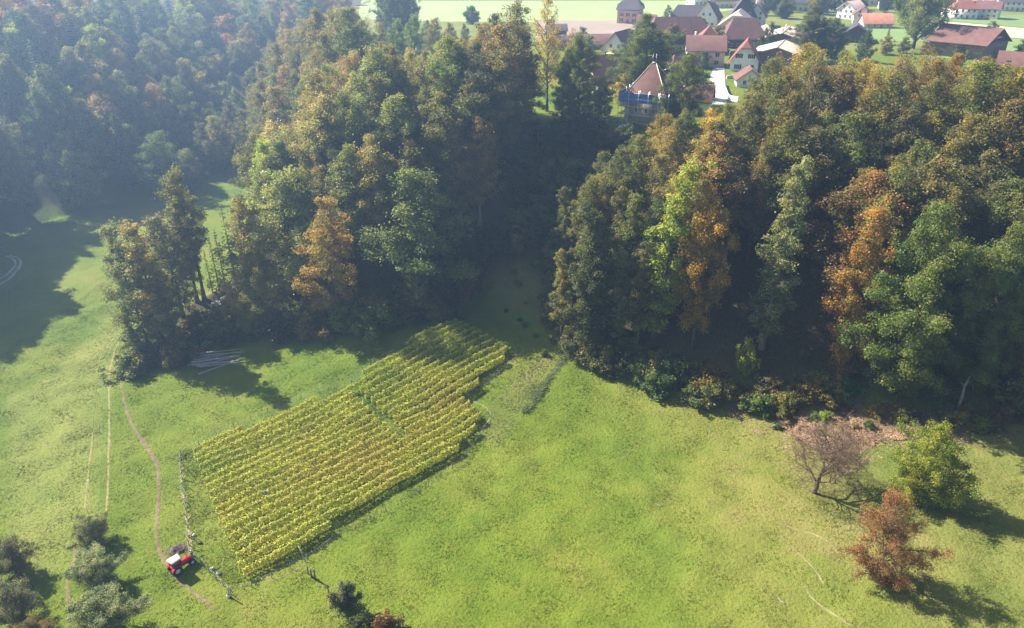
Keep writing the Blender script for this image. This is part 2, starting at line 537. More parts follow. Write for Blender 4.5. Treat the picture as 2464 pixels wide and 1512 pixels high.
def smooth_line(pts, step=0.8):
    P = np.asarray(pts, float)
    out = []
    Q = np.vstack([2 * P[0] - P[1], P, 2 * P[-1] - P[-2]])
    for k in range(1, len(Q) - 2):
        a, b, c, d = Q[k - 1], Q[k], Q[k + 1], Q[k + 2]
        n = max(2, int(np.linalg.norm(c - b) / step))
        t = (np.arange(n) / n)[:, None]
        out.append(0.5 * ((2 * b) + (c - a) * t + (2 * a - 5 * b + 4 * c - d) * t ** 2 + (3 * b - a - 3 * c + d) * t ** 3))
    out.append(P[-1:])
    return np.vstack(out)

LINES = []   # paths, kept free of grass tufts
def ribbon(name, mat, pix, width, lift=0.02, kind='structure', wobble=0.25, keep=True):
    L = smooth_line([at(*p)[:2] for p in pix])
    tg = np.gradient(L, axis=0); tg /= np.linalg.norm(tg, axis=1)[:, None]
    n = np.stack([-tg[:, 1], tg[:, 0]], 1)
    k = len(L)
    w = width * (1 + wobble * np.convolve(rng.standard_normal(k + 4), np.ones(5) / 3, 'valid'))
    off = width * 0.15 * np.convolve(rng.standard_normal(k + 8), np.ones(9) / 4, 'valid')
    C = L + n * off[:, None]
    m = MB()
    rows = []
    for s, dz in ((-0.5, -0.03), (-0.3, lift), (0.3, lift), (0.5, -0.03)):
        e = C + n * (w * s)[:, None]
        rows.append(np.column_stack([e, height(e[:, 0], e[:, 1]) + dz]))
    V = np.stack(rows, 1).reshape(-1, 3)
    i = np.arange(k - 1)[:, None] * 4
    j = np.arange(3)[None]
    m.add(V, np.stack([i + j, i + j + 1, i + j + 5, i + j + 4], -1).reshape(-1, 4)[:, ::-1])
    if keep: LINES.append((C, width * (0.42 if mat == 'dirt' else 0.30)))
    return tag(m.build(name, mat, None, True), kind=kind)

ribbon('footpath', 'dirt', [(318, 838), (296, 872), (290, 905), (300, 965), (318, 1020), (345, 1062), (378, 1118), (382, 1180), (376, 1250), (378, 1310), (394, 1352), (436, 1402), (472, 1428), (522, 1466)], 0.8)
ribbon('footpath', 'dirt', [(205, 1275), (186, 1310), (178, 1350), (163, 1402), (164, 1445), (178, 1512)], 0.7)
ribbon('gravel_track', 'track', [(-30, 705), (20, 672), (48, 642), (44, 622), (22, 614)], 0.9)
ribbon('gravel_track', 'track', [(-30, 688), (10, 665), (36, 640), (34, 624), (14, 616)], 0.8)
ribbon('wheel_track', 'straw', [(300, 800), (276, 850), (264, 905), (263, 1000), (262, 1100), (256, 1230)], 0.55)
ribbon('wheel_rut', 'rut', [(296, 800), (262, 850), (248, 900), (246, 1000), (243, 1100), (236, 1230)], 0.5)
ribbon('wheel_rut', 'rut', [(276, 800), (256, 830), (240, 880), (228, 980), (222, 1100)], 0.16, keep=False)
ribbon('wheel_track', 'straw', [(222, 1040), (214, 1130), (204, 1225)], 0.4, keep=False)
ribbon('sheep_trail', 'straw', [(1868, 1258), (1900, 1268), (1950, 1282), (1990, 1300), (2020, 1330)], 0.42)
ribbon('sheep_trail', 'straw', [(1935, 1410), (1965, 1450), (2010, 1480), (2060, 1515)], 0.42)
ribbon('sheep_trail', 'straw', [(1880, 1290), (1920, 1330), (1960, 1370), (1985, 1410)], 0.28, keep=False)
ribbon('sheep_trail', 'dirt', [(1490, 1112), (1520, 1085), (1560, 1055)], 0.22)
ribbon('footpath', 'dirt', [(640, 1408), (690, 1385), (720, 1368), (745, 1352)], 0.45)
ribbon('footpath', 'straw', [(1160, 1030), (1180, 1000), (1160, 975), (1118, 958)], 0.5, keep=False)

# village street, yard and field parcels on the plateau
def sheet(name, mat, pix, lift, n=6, kind='structure'):
    P = np.array([at(*p)[:2] for p in pix])
    m = MB()
    a, b, c, d = P
    g = [(a * (1 - s) + b * s) * (1 - t) + (d * (1 - s) + c * s) * t for t in np.linspace(0, 1, n) for s in np.linspace(0, 1, n)]
    g = np.array(g)
    k = np.arange(n * n).reshape(n, n)
    m.add(np.column_stack([g, height(g[:, 0], g[:, 1]) + lift]), np.stack([k[:-1, :-1], k[:-1, 1:], k[1:, 1:], k[1:, :-1]], -1).reshape(-1, 4))
    return tag(m.build(name, mat, None, True), kind=kind)

M['field_bright'] = plain('young_crop', (0.25, 0.31, 0.11), 0.9, 0.10, 0.05)
M['field_green'] = plain('field_grass', (0.15, 0.215, 0.06), 0.9, 0.12, 0.05)
M['field_plough'] = plain('ploughed_soil', (0.25, 0.19, 0.15), 0.95, 0.10, 0.08)
M['field_pale'] = plain('stubble', (0.40, 0.37, 0.25), 0.95, 0.10, 0.08)
sheet('street', 'asphalt', [(1686, 252), (1748, 252), (1742, 150), (1722, 150)], 0.05)
sheet('crop_field', 'field_bright', [(1000, 52), (1560, 56), (1900, 3), (1000, 3)], 0.06, 10)
sheet('ploughed_field', 'field_plough', [(1290, 92), (1560, 88), (1545, 50), (1290, 50)], 0.10)
sheet('meadow_field', 'field_green', [(2070, 100), (2240, 100), (2200, 66), (2075, 66)], 0.05)
sheet('stubble_field', 'field_pale', [(2240, 75), (2640, 108), (2640, 84), (2230, 48)], 0.05)
sheet('meadow_field', 'field_green', [(2230, 140), (2640, 150), (2640, 109), (2240, 78)], 0.05)
sheet('meadow_field', 'field_green', [(2230, 46), (2640, 82), (2640, 30), (2440, 36)], 0.05)
sheet('crop_field', 'field_bright', [(860, 48), (1010, 48), (1010, 2), (870, 2)], 0.09)

# ------------------------------------------------------------------ trees: one archetype of each habit, then individuals
def unit(v):
    return v / (np.linalg.norm(v, axis=-1, keepdims=True) + 1e-9)

def leaves(m, g, centres, radii, n, size, flat=0.95, up=0.30, tints=None, spread=0.75):
    """n leaf faces round every clump centre, lying mostly in the clump's shell"""
    C = np.repeat(np.asarray(centres, float), n, 0)
    r = np.repeat(np.asarray(radii, float), n)
    k = len(C)
    d = unit(g.standard_normal((k, 3)))
    rr = r * (1 - spread + spread * g.random(k) ** 0.5) * (0.8 + 0.4 * g.random(k))
    rr = rr * np.where(g.random(k) < 0.14, 1.55, 1.0)
    P = C + d * rr[:, None] * np.array([1, 1, flat])
    nrm = unit(d * 0.55 + 0.55 * g.standard_normal((k, 3)) + np.array([0, 0, up]))
    a = unit(np.cross(nrm, g.standard_normal((k, 3))))
    b = np.cross(nrm, a)
    s = size * (0.65 + 0.7 * g.random(k))
    w = s * (0.55 + 0.25 * g.random(k))
    bend = nrm * (s * 0.18)[:, None]
    V = np.stack([P - a * s[:, None], P - b * w[:, None] + bend, P + a * s[:, None], P + b * w[:, None] + bend], 1).reshape(-1, 3)
    F = np.arange(4 * k).reshape(-1, 4)
    tt = np.repeat(g.random(len(centres)) if tints is None else tints, n)
    m.add(V, F, np.clip(tt + 0.18 * g.standard_normal(k), 0, 1))

def broadleaf(seed, H, Rad, base=0.18, limbs=20, clump=1.5, leaf=0.3, per=58, droop=0.0, top=0.6, lean=0.0, bark='bark', rise_=0.5, tr=1.0, fork=0):
    g = np.random.default_rng(seed)
    tm, cm = MB(), MB()
    k = 9
    hz = np.linspace(0, 0.9 * H, k)
    wob = np.cumsum(g.standard_normal((k, 2)) * 0.012 * H, 0) * np.linspace(0, 1, k)[:, None]
    path = np.column_stack([wob[:, 0] + lean * (hz / H) ** 1.5 * H, wob[:, 1], hz])
    path[0, :2] = 0
    r0 = 0.0145 * H * tr
    rad = r0 * (1 - 0.93 * (hz / hz[-1]) ** 0.9); rad[0] *= 1.45
    tm.tube(path, rad, 8)
    ph = g.random(4) * 6.28
    C, RR = [], []
    def env(s, az):
        q = np.clip((s - base) / (1 - base), 0, 1)
        prof = (np.sin(math.pi * np.clip(q, 0.0, 1) ** top) ** 0.65)
        return Rad * max(prof, 0.12) * (1 + 0.22 * math.sin(2 * az + ph[0] + 3 * s) + 0.16 * math.sin(3 * az + ph[1] - 5 * s) + 0.12 * math.sin(7 * s * 3 + ph[2] + az))
    for i in range(limbs):
        s = base + (0.97 - base) * (i + g.random()) / limbs
        az = i * 2.4 + g.random() * 0.8
        L = env(min(s + 0.05, 0.99), az) * (0.85 + 0.3 * g.random())
        z0 = max(s * H - rise_ * L * 0.6, 0.06 * H)
        st = np.array([np.interp(z0, hz, path[:, 0]), np.interp(z0, hz, path[:, 1]), z0])
        out = np.array([math.cos(az), math.sin(az), 0])
        f = np.linspace(0, 1, 6)
        bend = g.standard_normal(2) * 0.12
        lp = st + out * (L * f)[:, None] + np.outer(rise_ * L * (f - droop * f ** 2), [0, 0, 1]) + np.outer(f * f * L, [bend[0], bend[1], 0])
        lr = max(0.05, r0 * 0.42 * (L / Rad) ** 0.7) * (1 - 0.85 * f)
        tm.tube(lp, lr, 5, False)
        nc = max(2, int(round(L / clump * 1.75)))
        for j in range(nc):
            q = 0.35 + 0.67 * (j + 0.5 * g.random()) / nc
            c = lp[0] + (lp[-1] - lp[0]) * q
            c = np.array([np.interp(q, f, lp[:, 0]), np.interp(q, f, lp[:, 1]), np.interp(q, f, lp[:, 2])])
            c = c + g.standard_normal(3) * clump * np.array([0.6, 0.6, 0.45])
            C.append(c); RR.append(clump * (0.65 + 0.6 * g.random()))
            tm.tube(np.stack([np.array([np.interp(q * 0.85, f, lp[:, 0]), np.interp(q * 0.85, f, lp[:, 1]), np.interp(q * 0.85, f, lp[:, 2])]), c]), [0.06, 0.02], 3, False)
    for j in range(5):
        C.append(path[-1] + np.array([g.standard_normal() * 0.9, g.standard_normal() * 0.9, 0.02 * H + g.random() * 0.08 * H])); RR.append(clump * (0.6 + 0.5 * g.random()))
    C = np.array(C); RR = np.array(RR)
    az = np.arctan2(C[:, 1], C[:, 0])
    tint = np.clip(0.45 + 0.28 * np.sin(2 * az + ph[3]) * 1 + 0.25 * g.standard_normal(len(C)) + 0.22 * (C[:, 2] / H - 0.5), 0, 1)
    leaves(cm, g, C, RR, per, leaf, tints=tint)
    return tm.mesh('trunk', bark, True), cm.mesh('crown', 'leaf')

def spruce(seed, H, Rad, base=0.08, thin=False, bark='bark'):
    g = np.random.default_rng(seed)
    tm, cm = MB(), MB()
    tm.tube([(0, 0, 0), (0.1, 0, 0.3 * H), (0, 0.1, 0.7 * H), (0, 0, H)], [0.012 * H, 0.009 * H, 0.005 * H, 0.02], 7)
    z = base * H
    V, F, T = [], [], []
    while z < H * 0.985:
        s = (z / H - base) / (1 - base)
        L = Rad * (1 - s) ** 0.85 * (0.8 + 0.35 * g.random()) + 0.25
        nb = 5 if thin else 8
        a0 = g.random() * 6.28
        for b in range(nb):
            if thin and g.random() < 0.25: continue
            az = a0 + b * 6.283 / nb + g.standard_normal() * 0.15
            l = L * (0.7 + 0.5 * g.random())
            out = np.array([math.cos(az), math.sin(az), 0]); sd_ = np.array([-out[1], out[0], 0])
            n = max(3, int(l / 0.45))
            f = np.linspace(0, 1, n)
            dr = -0.32 * l * f + 0.14 * l * f * f
            P = np.array([0, 0, z]) + out * (l * f)[:, None] + np.outer(dr, [0, 0, 1])
            if l > 1.2: tm.tube(P[[0, -1]], [0.05, 0.015], 3, False)
            tint = 0.4 + 0.25 * g.standard_normal()
            w = (0.30 + 0.5 * (1 - f)) * (0.35 if thin else 0.55) * (0.6 + l * 0.15)
            for j in range(n - 1):
                for sgn in (-1, 1):
                    q = P[j] + sd_ * sgn * w[j] - np.array([0, 0, 0.10 + 0.25 * g.random()]) * (1 + w[j])
                    tip = P[j + 1] + sd_ * sgn * w[j + 1] * 0.4 * g.random() + np.array([0, 0, 0.06 * g.standard_normal()])
                    k = len(V)
                    V += [P[j] + [0, 0, 0.05], q + out * 0.1, q + out * (l / n) * 1.25, tip]
                    F.append([k, k + 1, k + 2, k + 3]); T.append(tint)
        z += 0.030 * H if not thin else 0.040 * H
    cm.add(np.array(V), np.array(F), np.clip(np.array(T), 0, 1))
    return tm.mesh('trunk', bark, True), cm.mesh('crown', 'leaf')

def bare_tree(seed, H, twig_leaves=0, bark='bark_grey', spread=1.0, levels=4):
    g = np.random.default_rng(seed)
    tm, cm, tw = MB(), MB(), MB()
    tips = []
    def grow(p, d, L, r, lev):
        n = 5 if lev < 2 else 4
        pts = [p]; q = p.copy(); dd = d.copy()
        for i in range(n - 1):
            dd = unit(dd + g.standard_normal(3) * (0.16 + 0.05 * lev) + np.array([0, 0, 0.05]))
            q = q + dd * L / (n - 1); pts.append(q)
        (tw if lev >= 4 else tm).tube(pts, np.maximum(np.linspace(r, r * 0.5, n), 0.012), 7 if lev == 0 else 5 if lev < 3 else 3, False)
        if lev >= levels:
            tips.append(q); return
        nc = [6, 5, 5, 5, 3][lev]
        for c in range(nc):
            t = (0.3 if lev == 0 else 0.35) + 0.65 * (c + g.random()) / nc
            i = min(int(t * (n - 1)), n - 2)
            b = pts[i] + (pts[i + 1] - pts[i]) * (t * (n - 1) - i)
            side = unit(np.cross(dd, g.standard_normal(3)))
            nd_ = unit(dd * (0.55 if lev else 0.75) + side * (0.8 * spread) + np.array([0, 0, 0.12]))
            grow(b, nd_, L * (0.62 + 0.2 * g.random()), r * 0.48, lev + 1)
    grow(np.zeros(3), np.array([0.05, 0, 1.0]), H * 0.36, H * 0.022, 0)
    if twig_leaves:
        T = np.array(tips)
        leaves(cm, g, T, np.full(len(T), 0.42), twig_leaves, 0.085)
        return tm.mesh('trunk', bark, True), cm.mesh('crown', 'leaf')
    return tm.mesh('trunk', bark, True), tw.mesh('twigs', bark, True)

ARCH = {}
for i in range(4):
    ARCH['beech%d' % i] = (30,) + broadleaf(10 + i, 30, 5.6, 0.16, 40, 1.15, 0.18, 88, top=0.9)
for i in range(3):
    ARCH['tall%d' % i] = (32,) + broadleaf(20 + i, 32, 4.4, 0.36, 32, 1.05, 0.18, 86, 0.2, 0.85)
for i in range(2):
    ARCH['veil%d' % i] = (28,) + broadleaf(30 + i, 28, 4.4, 0.03, 42, 1.0, 0.175, 85, 0.75, 0.75, rise_=0.35)
for i in range(2):
    ARCH['oak%d' % i] = (24,) + broadleaf(40 + i, 24, 6.6, 0.10, 42, 1.15, 0.175, 90, 0.25, 0.8, rise_=0.45)
for i in range(2):
    ARCH['sparse%d' % i] = (28,) + broadleaf(50 + i, 28, 5.0, 0.25, 40, 1.05, 0.165, 30, rise_=0.95, bark='bark_mid')
for i in range(2):
    ARCH['great%d' % i] = (36,) + broadleaf(45 + i, 36, 9.0, 0.05, 84, 1.25, 0.175, 105, 0.3, 0.8, rise_=0.4)
ARCH['spruce0'] = (28,) + spruce(60, 28, 3.6)
ARCH['spruce1'] = (26,) + spruce(61, 26, 3.0)
ARCH['thin0'] = (20,) + spruce(62, 20, 1.7, 0.10, True)
ARCH['slim0'] = (30,) + broadleaf(70, 30, 2.7, 0.10, 46, 0.85, 0.165, 90, 0.7, 0.7, rise_=0.4)
ARCH['slim1'] = (30,) + broadleaf(71, 30, 2.4, 0.22, 40, 0.8, 0.165, 85, 0.5, 0.7)
ARCH['poplar0'] = (36,) + broadleaf(77, 36, 10.5, 0.16, 44, 1.5, 0.22, 120, 0.0, 0.75, rise_=1.0, tr=1.25)
for i in range(3):
    ARCH['shrub%d' % i] = (3.2,) + broadleaf(80 + i, 3.2, 1.9, 0.0, 14, 0.55, 0.15, 60, 0.2, 0.6, rise_=0.7)
for i in range(2):
    ARCH['round%d' % i] = (9,) + broadleaf(90 + i, 9, 3.6, 0.10, 34, 0.75, 0.12, 150, 0.15, 0.85, rise_=0.6)
for i in range(2):
    ARCH['small%d' % i] = (9,) + broadleaf(94 + i, 9, 2.9, 0.12, 16, 0.9, 0.22, 55, 0.1, 0.62, rise_=0.7)

def tree(arch, x, y, h, colour, name, label, group=None, wide=1.0, rz=None, cat='tree', sink=0.25, bark=None, z=None):
    H, tr, cr = ARCH[arch]
    s = h / H
    zz = float(height(x, y)) - sink if z is None else z
    root = thing(name, label, cat, (x, y, zz), float(rng.random() * 6.28) if rz is None else rz, group, (s * wide, s * wide, s))
    t = link('trunk', tr, root)
    if bark:
        t.material_slots[0].link = 'OBJECT'; t.material_slots[0].material = M[bark]
    if cr is not None:
        c = link(cr.name.split('.')[0], cr, root)
        c.color = (colour[0] * 1.88, colour[1] * 1.88, colour[2] * 1.75, 1)
    return root

GREEN = (0.082, 0.088, 0.032); DEEP = (0.050, 0.058, 0.026); OLIVE = (0.106, 0.098, 0.034); GOLD = (0.165, 0.128, 0.030)
BROWN = (0.128, 0.094, 0.040); ORANGE = (0.220, 0.122, 0.040); LIME = (0.150, 0.172, 0.034); GREY = (0.120, 0.130, 0.070); CONIF = (0.032, 0.052, 0.026)
TAN = (0.150, 0.122, 0.050); SAGE = (0.098, 0.104, 0.048)
WORD = {GREEN: 'green', DEEP: 'dark green', OLIVE: 'olive', GOLD: 'golden', BROWN: 'brown-tinged', ORANGE: 'orange', LIME: 'yellow-green', GREY: 'grey-green', CONIF: 'blackish', TAN: 'tan', SAGE: 'sage green'}
KIND = {'beech': 'leafy tree', 'tall': 'high-crowned tree', 'veil': 'low-skirted tree', 'oak': 'broad oak', 'sparse': 'thin-leaved tree', 'spruce': 'spruce', 'thin': 'thin young spruce', 'slim': 'slender tree', 'round': 'round tree', 'small': 'small garden tree'}
NAME = {'beech': 'beech_tree', 'beech2': 'maple_tree', 'beech3': 'hornbeam_tree', 'tall': 'ash_tree', 'veil': 'lime_tree', 'oak': 'oak_tree', 'sparse': 'birch_tree', 'spruce': 'spruce_tree', 'thin': 'young_spruce', 'slim': 'poplar_tree', 'round': 'orchard_tree', 'small': 'garden_tree'}

TAKEN = []   # (x, y, r) of trees set one by one
def hero(arch, px, py, h, colour, name, label, group=None, wide=1.0, r=4.0, **kw):
    p = at(px, py)
    TAKEN.append((p[0], p[1], r))
    return tree(arch, p[0], p[1], h, colour, name, label, group, wide, **kw)

# single trees of the meadow
ARCH['bare'] = (12,) + bare_tree(5, 12, 0, 'bark_grey', 0.85, 5)
ARCH['rust'] = (16,) + broadleaf(108, 16, 5.0, 0.03, 44, 0.85, 0.095, 95, 0.35, 0.95, rise_=0.7, bark='bark_grey')
ARCH['walnut'] = (16,) + broadleaf(101, 16, 5.2, 0.08, 46, 0.85, 0.115, 110, 0.1, 0.9, rise_=0.6)
ARCH['fruit0'] = (7.5,) + broadleaf(102, 7.5, 3.7, 0.10, 34, 0.6, 0.085, 130, 0.1, 1.0, rise_=0.6)
ARCH['fruit1'] = (7.5,) + broadleaf(103, 7.5, 3.4, 0.16, 32, 0.58, 0.085, 95, 0.1, 1.0, rise_=0.8)
ARCH['young'] = (5,) + broadleaf(104, 5, 1.9, 0.18, 20, 0.45, 0.10, 80, 0.1, 0.85, rise_=0.7)
hero('bare', 1958, 1185, 17.5, GREY, 'bare_tree', 'leafless grey fruit tree with tangled twigs on the slope below the bracken', rz=0.6)
hero('walnut', 2205, 1210, 15.5, (0.135, 0.150, 0.026), 'walnut_tree', 'yellow-green rounded tree standing right of the leafless one', rz=1.0)
hero('rust', 2112, 1400, 16.5, (0.155, 0.082, 0.050), 'rust_tree', 'rust-red autumn tree at the lower right of the meadow', rz=2.0, wide=0.85)
hero('fruit1', 40, 1380, 6.8, (0.075, 0.072, 0.048), 'orchard_tree', 'dark brownish round fruit tree at the left edge of the picture, the upper one')
hero('fruit1', 45, 1500, 7.2, (0.095, 0.092, 0.068), 'orchard_tree', 'grey-brown round fruit tree at the lower left corner, trunk visible', rz=2.0)
hero('fruit0', 230, 1310, 5.6, (0.13, 0.132, 0.085), 'orchard_tree', 'smallest and uppermost fruit tree of the column beside the narrow path')
hero('fruit0', 246, 1408, 6.8, (0.145, 0.160, 0.118), 'orchard_tree', 'grey-green fruit tree in the middle of the column beside the narrow path', rz=1.3)
hero('fruit0', 262, 1532, 8.3, (0.138, 0.152, 0.110), 'orchard_tree', 'largest and lowest fruit tree beside the narrow path', rz=2.7)
hero('fruit1', 85, 1555, 5.0, (0.12, 0.09, 0.04), 'orchard_tree', 'low brown fruit tree cut by the bottom edge at the left')
hero('young', 838, 1468, 5.2, (0.085, 0.09, 0.065), 'young_fruit_tree', 'young grey-green fruit tree staked below the vineyard')
hero('shrub0', 868, 1520, 2.6, DEEP, 'shrub', 'dark green bush at the bottom edge under the young fruit tree', cat='shrub', r=1)
hero('shrub1', 930, 1518, 3.0, (0.12, 0.068, 0.036), 'shrub', 'rust-brown bush at the bottom edge, right of the young fruit tree', cat='shrub', r=1)

# trees one can single out along the wood's edge and round the castle
hero('tall0', 492, 722, 34, OLIVE, 'ash_tree', 'tall twin-trunked tree with bare lower trunk at the spur, meadow showing behind', wide=0.95)
hero('slim1', 476, 728, 31, TAN, 'ash_tree', 'tall tan-crowned tree just left of the twin-trunked one on the spur')
hero('thin0', 512, 705, 12, LIME, 'young_spruce', 'shortest thin young spruce right of the twin-trunked tree', r=2)
hero('thin0', 545, 700, 17, LIME, 'young_spruce', 'thin young spruce in front of the sunny meadow gap', r=2)
hero('thin0', 572, 705, 24, LIME, 'young_spruce', 'tallest thin young spruce in the meadow gap of the spur', r=2)
hero('thin0', 528, 700, 15, LIME, 'young_spruce', 'second thin young spruce from the twin-trunked tree', r=2)
hero('veil0', 362, 850, 32, SAGE, 'lime_tree', 'grey-green leafy tree at the very tip of the spur beside the footpath')
hero('veil1', 325, 868, 11, OLIVE, 'lime_tree', 'low olive bushy tree overhanging the footpath bend')
hero('slim0', 402, 850, 34, TAN, 'lime_tree', 'tall olive slender tree second from the spur tip', wide=1.25)
hero('slim1', 430, 845, 25, (0.10, 0.10, 0.032), 'lime_tree', 'dark olive slender tree between the spur tip and the log pile')
hero('oak0', 625, 800, 22, (0.16, 0.14, 0.04), 'oak_tree', 'sunlit tan-olive tree above the log pile')
hero('tall2', 640, 775, 33, TAN, 'ash_tree', 'tall tan tree right of the sunny meadow gap')
hero('beech1', 800, 790, 32, (0.20, 0.135, 0.045), 'beech_tree', 'golden-brown beech at the middle of the spur foot')
hero('veil1', 760, 800, 17, BROWN, 'lime_tree', 'brownish low tree at the spur foot left of the vineyard top')
hero('sparse0', 1010, 772, 15, (0.075, 0.078, 0.035), 'birch_tree', 'small dim tree with a white trunk just above the vineyard corner', bark='bark_pale', r=5)
hero('slim0', 1570, 830, 41, (0.165, 0.185, 0.038), 'poplar_tree', 'tall slender yellow-green tree, brightest of the castle wood', r=3.5, wide=1.05)
hero('slim1', 1485, 850, 24, GREY, 'poplar_tree', 'pale grey-green slender tree at the wood edge right of the clearing', r=3)
hero('veil0', 1405, 845, 30, DEEP, 'lime_tree', 'dark green low-skirted tree at the left corner of the castle wood', r=3)
hero('slim1', 1350, 815, 22, (0.14, 0.125, 0.05), 'poplar_tree', 'thin golden-green tree at the edge of the dim clearing', r=3)
hero('slim0', 1440, 835, 33, DEEP, 'poplar_tree', 'tall dark slender tree second from the clearing edge', r=3, wide=1.3)
hero('beech2', 1665, 840, 37, (0.20, 0.125, 0.03), 'beech_tree', 'golden-orange beech right of the bright slender tree', wide=0.7)
hero('slim0', 1832, 838, 39, GREY, 'poplar_tree', 'tall ivy-grey slender tree in the dark wood edge above the sapling', bark='bark_mid', r=3.5)
hero('small0', 1788, 905, 8.5, LIME, 'sapling', 'light green sunlit sapling before the dark wood edge', r=2, wide=0.62)
hero('great0', 2150, 940, 38, (0.085, 0.108, 0.030), 'oak_tree', 'great green oak leafy to the ground at the castle wood edge', wide=0.95, r=7)
hero('veil1', 2040, 900, 36, (0.20, 0.118, 0.036), 'lime_tree', 'orange-leaved tree at the left flank of the great oak', wide=0.8, r=4)
hero('great1', 2330, 930, 33, (0.09, 0.108, 0.032), 'oak_tree', 'green broad tree right of the great oak', wide=0.8, r=6)
hero('veil0', 2440, 935, 34, (0.13, 0.105, 0.028), 'lime_tree', 'olive-gold tree at the right edge of the picture by the wood foot', r=5)
hero('oak1', 352, 455, 25, (0.12, 0.135, 0.06), 'oak_tree', 'pale sunlit tree standing out before the hazy wood', wide=0.7)
hero('oak0', 392, 420, 24, (0.10, 0.12, 0.055), 'oak_tree', 'sage tree behind the pale one before the hazy wood', wide=0.7)
hero('shrub2', 2455, 985, 6, SAGE, 'shrub', 'grey-green bush at the right edge below the wood', cat='shrub', r=1)

# ------------------------------------------------------------------ the woods
def scatter(poly, step, jitter=0.38, seed=0):
    g = np.random.default_rng(seed)
    P = np.asarray(poly)
    x0, y0 = P.min(0); x1, y1 = P.max(0)
    pts = []
    for j, y in enumerate(np.arange(y0, y1, step * 0.87)):
        for x in np.arange(x0 + (j % 2) * step / 2, x1, step):
            pts.append((x + g.standard_normal() * jitter * step * 0.6, y + g.standard_normal() * jitter * step * 0.6))
    pts = np.array(pts)
    return pts[inpoly(pts[:, 0], pts[:, 1], poly)]

def pick(g, table):
    w = np.array([t[-1] for t in table], float)
    return table[g.choice(len(table), p=w / w.sum())]

SKY_R = ([1300, 1330, 1360, 1400, 1450, 1490, 1560, 1620, 1680, 1740, 1800, 1850, 1900, 1960, 2050, 2120, 2200, 2300, 2400, 2500],
         [520, 480, 440, 420, 375, 335, 312, 262, 250, 250, 190, 150, 115, 100, 115, 125, 105, 110, 120, 140])
SKY_S = ([300, 330, 380, 420, 450, 520, 560, 620, 700, 760, 850, 900, 1000, 1050, 1100, 1150, 1200, 1240, 1290, 1320, 1345],
         [510, 480, 450, 390, 370, 350, 310, 280, 200, 140, 110, 105, 110, 90, 75, 50, 20, -5, 25, 120, 300])
SKY_B = ([560, 590, 650, 700, 760, 850, 900, 960], [240, 130, 95, 55, 10, 5, 90, 120])
PLAN = []      # every tree of the woods before planting
def wood(poly, step, table, hrange, where, group, seed, margin=60, bands=None, keep=None, skyline=None, always=False):
    g = np.random.default_rng(seed)
    n = 0
    for x, y in scatter(poly, step, seed=seed):
        z = float(height(x, y))
        if any((x - a) ** 2 + (y - b) ** 2 < r * r for a, b, r in TAKEN):
            continue
        if keep is not None and not keep(x, y, z): continue
        kind, var, colour, w = pick(g, table(x, y, z) if callable(table) else table)
        h = hrange[0] + (hrange[1] - hrange[0]) * g.random()
        if kind == 'spruce': h *= 1.05
        if skyline:
            lim = np.interp(project(x, y, z + h)[0], *skyline) + abs(g.standard_normal()) * 22
            while h > 7.5 and project(x, y, z + h)[1] < lim: h -= 0.5
            if h <= 7.5: continue
            if h < 15 and kind in ('tall', 'sparse'): kind, var = 'oak', 2
        jit = 1 + 0.11 * g.standard_normal(3) * np.array([1, 0.6, 0.8])
        jit = np.clip(jit * (1 + 0.12 * g.standard_normal()), 0.6, 1.6)
        if -95 < x < -25 and y < 215: jit = jit * 1.22  # spur leaves lightened in colour to stand in for sunlight
        c = tuple(np.array(colour) * jit)
        b = bands(x, y, z) if bands else where
        vv = int(g.integers(var))
        size = 'low ' if h < 17 else 'very tall ' if h > 31 else ''
        PLAN.append((kind, vv, x, y, z, h, c, size + WORD[colour] + ' ' + KIND[kind] + ', ' + b, group, 0.95 + 0.35 * g.random(), always or (x < -130 and x > -215 and y < 305)))
        n += 1
    return n

def plant():
    """sets the planned trees, leaving out those that stand wholly behind others"""
    S = 8
    cov = np.zeros((1512 // S, 2464 // S), bool)
    YY, XX = np.mgrid[0:cov.shape[0], 0:cov.shape[1]]
    done = dropped = 0
    for kind, vv, x, y, z, h, c, label, group, wide, always in sorted(PLAN, key=lambda q: project(q[2], q[3], q[4])[2]):
        H = ARCH[kind + str(vv)][0]
        rad = {'beech': 5.2, 'tall': 4.0, 'veil': 4.2, 'oak': 6.2, 'sparse': 4.2, 'spruce': 2.8, 'thin': 1.2, 'slim': 2.4}[kind] * h / H * wide
        u0, v0, f = project(x, y, z + 0.18 * h); u1, v1, f1 = project(x, y, z + h)
        m = ((XX * S - (u0 + u1) / 2) / (FPX * rad / f)) ** 2 + ((YY * S - (v0 + v1) / 2) / (abs(v0 - v1) / 2)) ** 2 < 1
        seen = (m & ~cov).sum()
        if seen < 7 and not always:
            dropped += 1
            continue
        if kind not in ('sparse', 'thin', 'slim'):
            cov |= ((XX * S - (u0 + u1) / 2) / (FPX * rad * 0.72 / f)) ** 2 + ((YY * S - (v0 + v1) / 2) / (abs(v0 - v1) / 2 * 0.8)) ** 2 < 1
        nm = NAME.get(kind + str(vv), NAME[kind])
        tree(kind + str(vv), x, y, h, c, nm, label, group, wide=wide)
        done += 1
    print('PLANTED', done, 'hidden', dropped)

NOWOOD = [CLEAR,
          pxs([(1370, 305), (1500, 305), (1500, 260), (1390, 260)])]
def free(x, y, z):
    u, v, fw = project(x, y, z + 15)
    ub, vb, _ = project(x, y, z)
    if not (-70 < u < 2530 and v > -260 and vb < 1650): return False
    if x < -55 and y < 235 and 470 < u < 600 and project(x, y, z + 26)[1] < 650 and vb > 560: return False
    return not any(inpoly(np.array([x]), np.array([y]), p)[0] for p in NOWOOD)

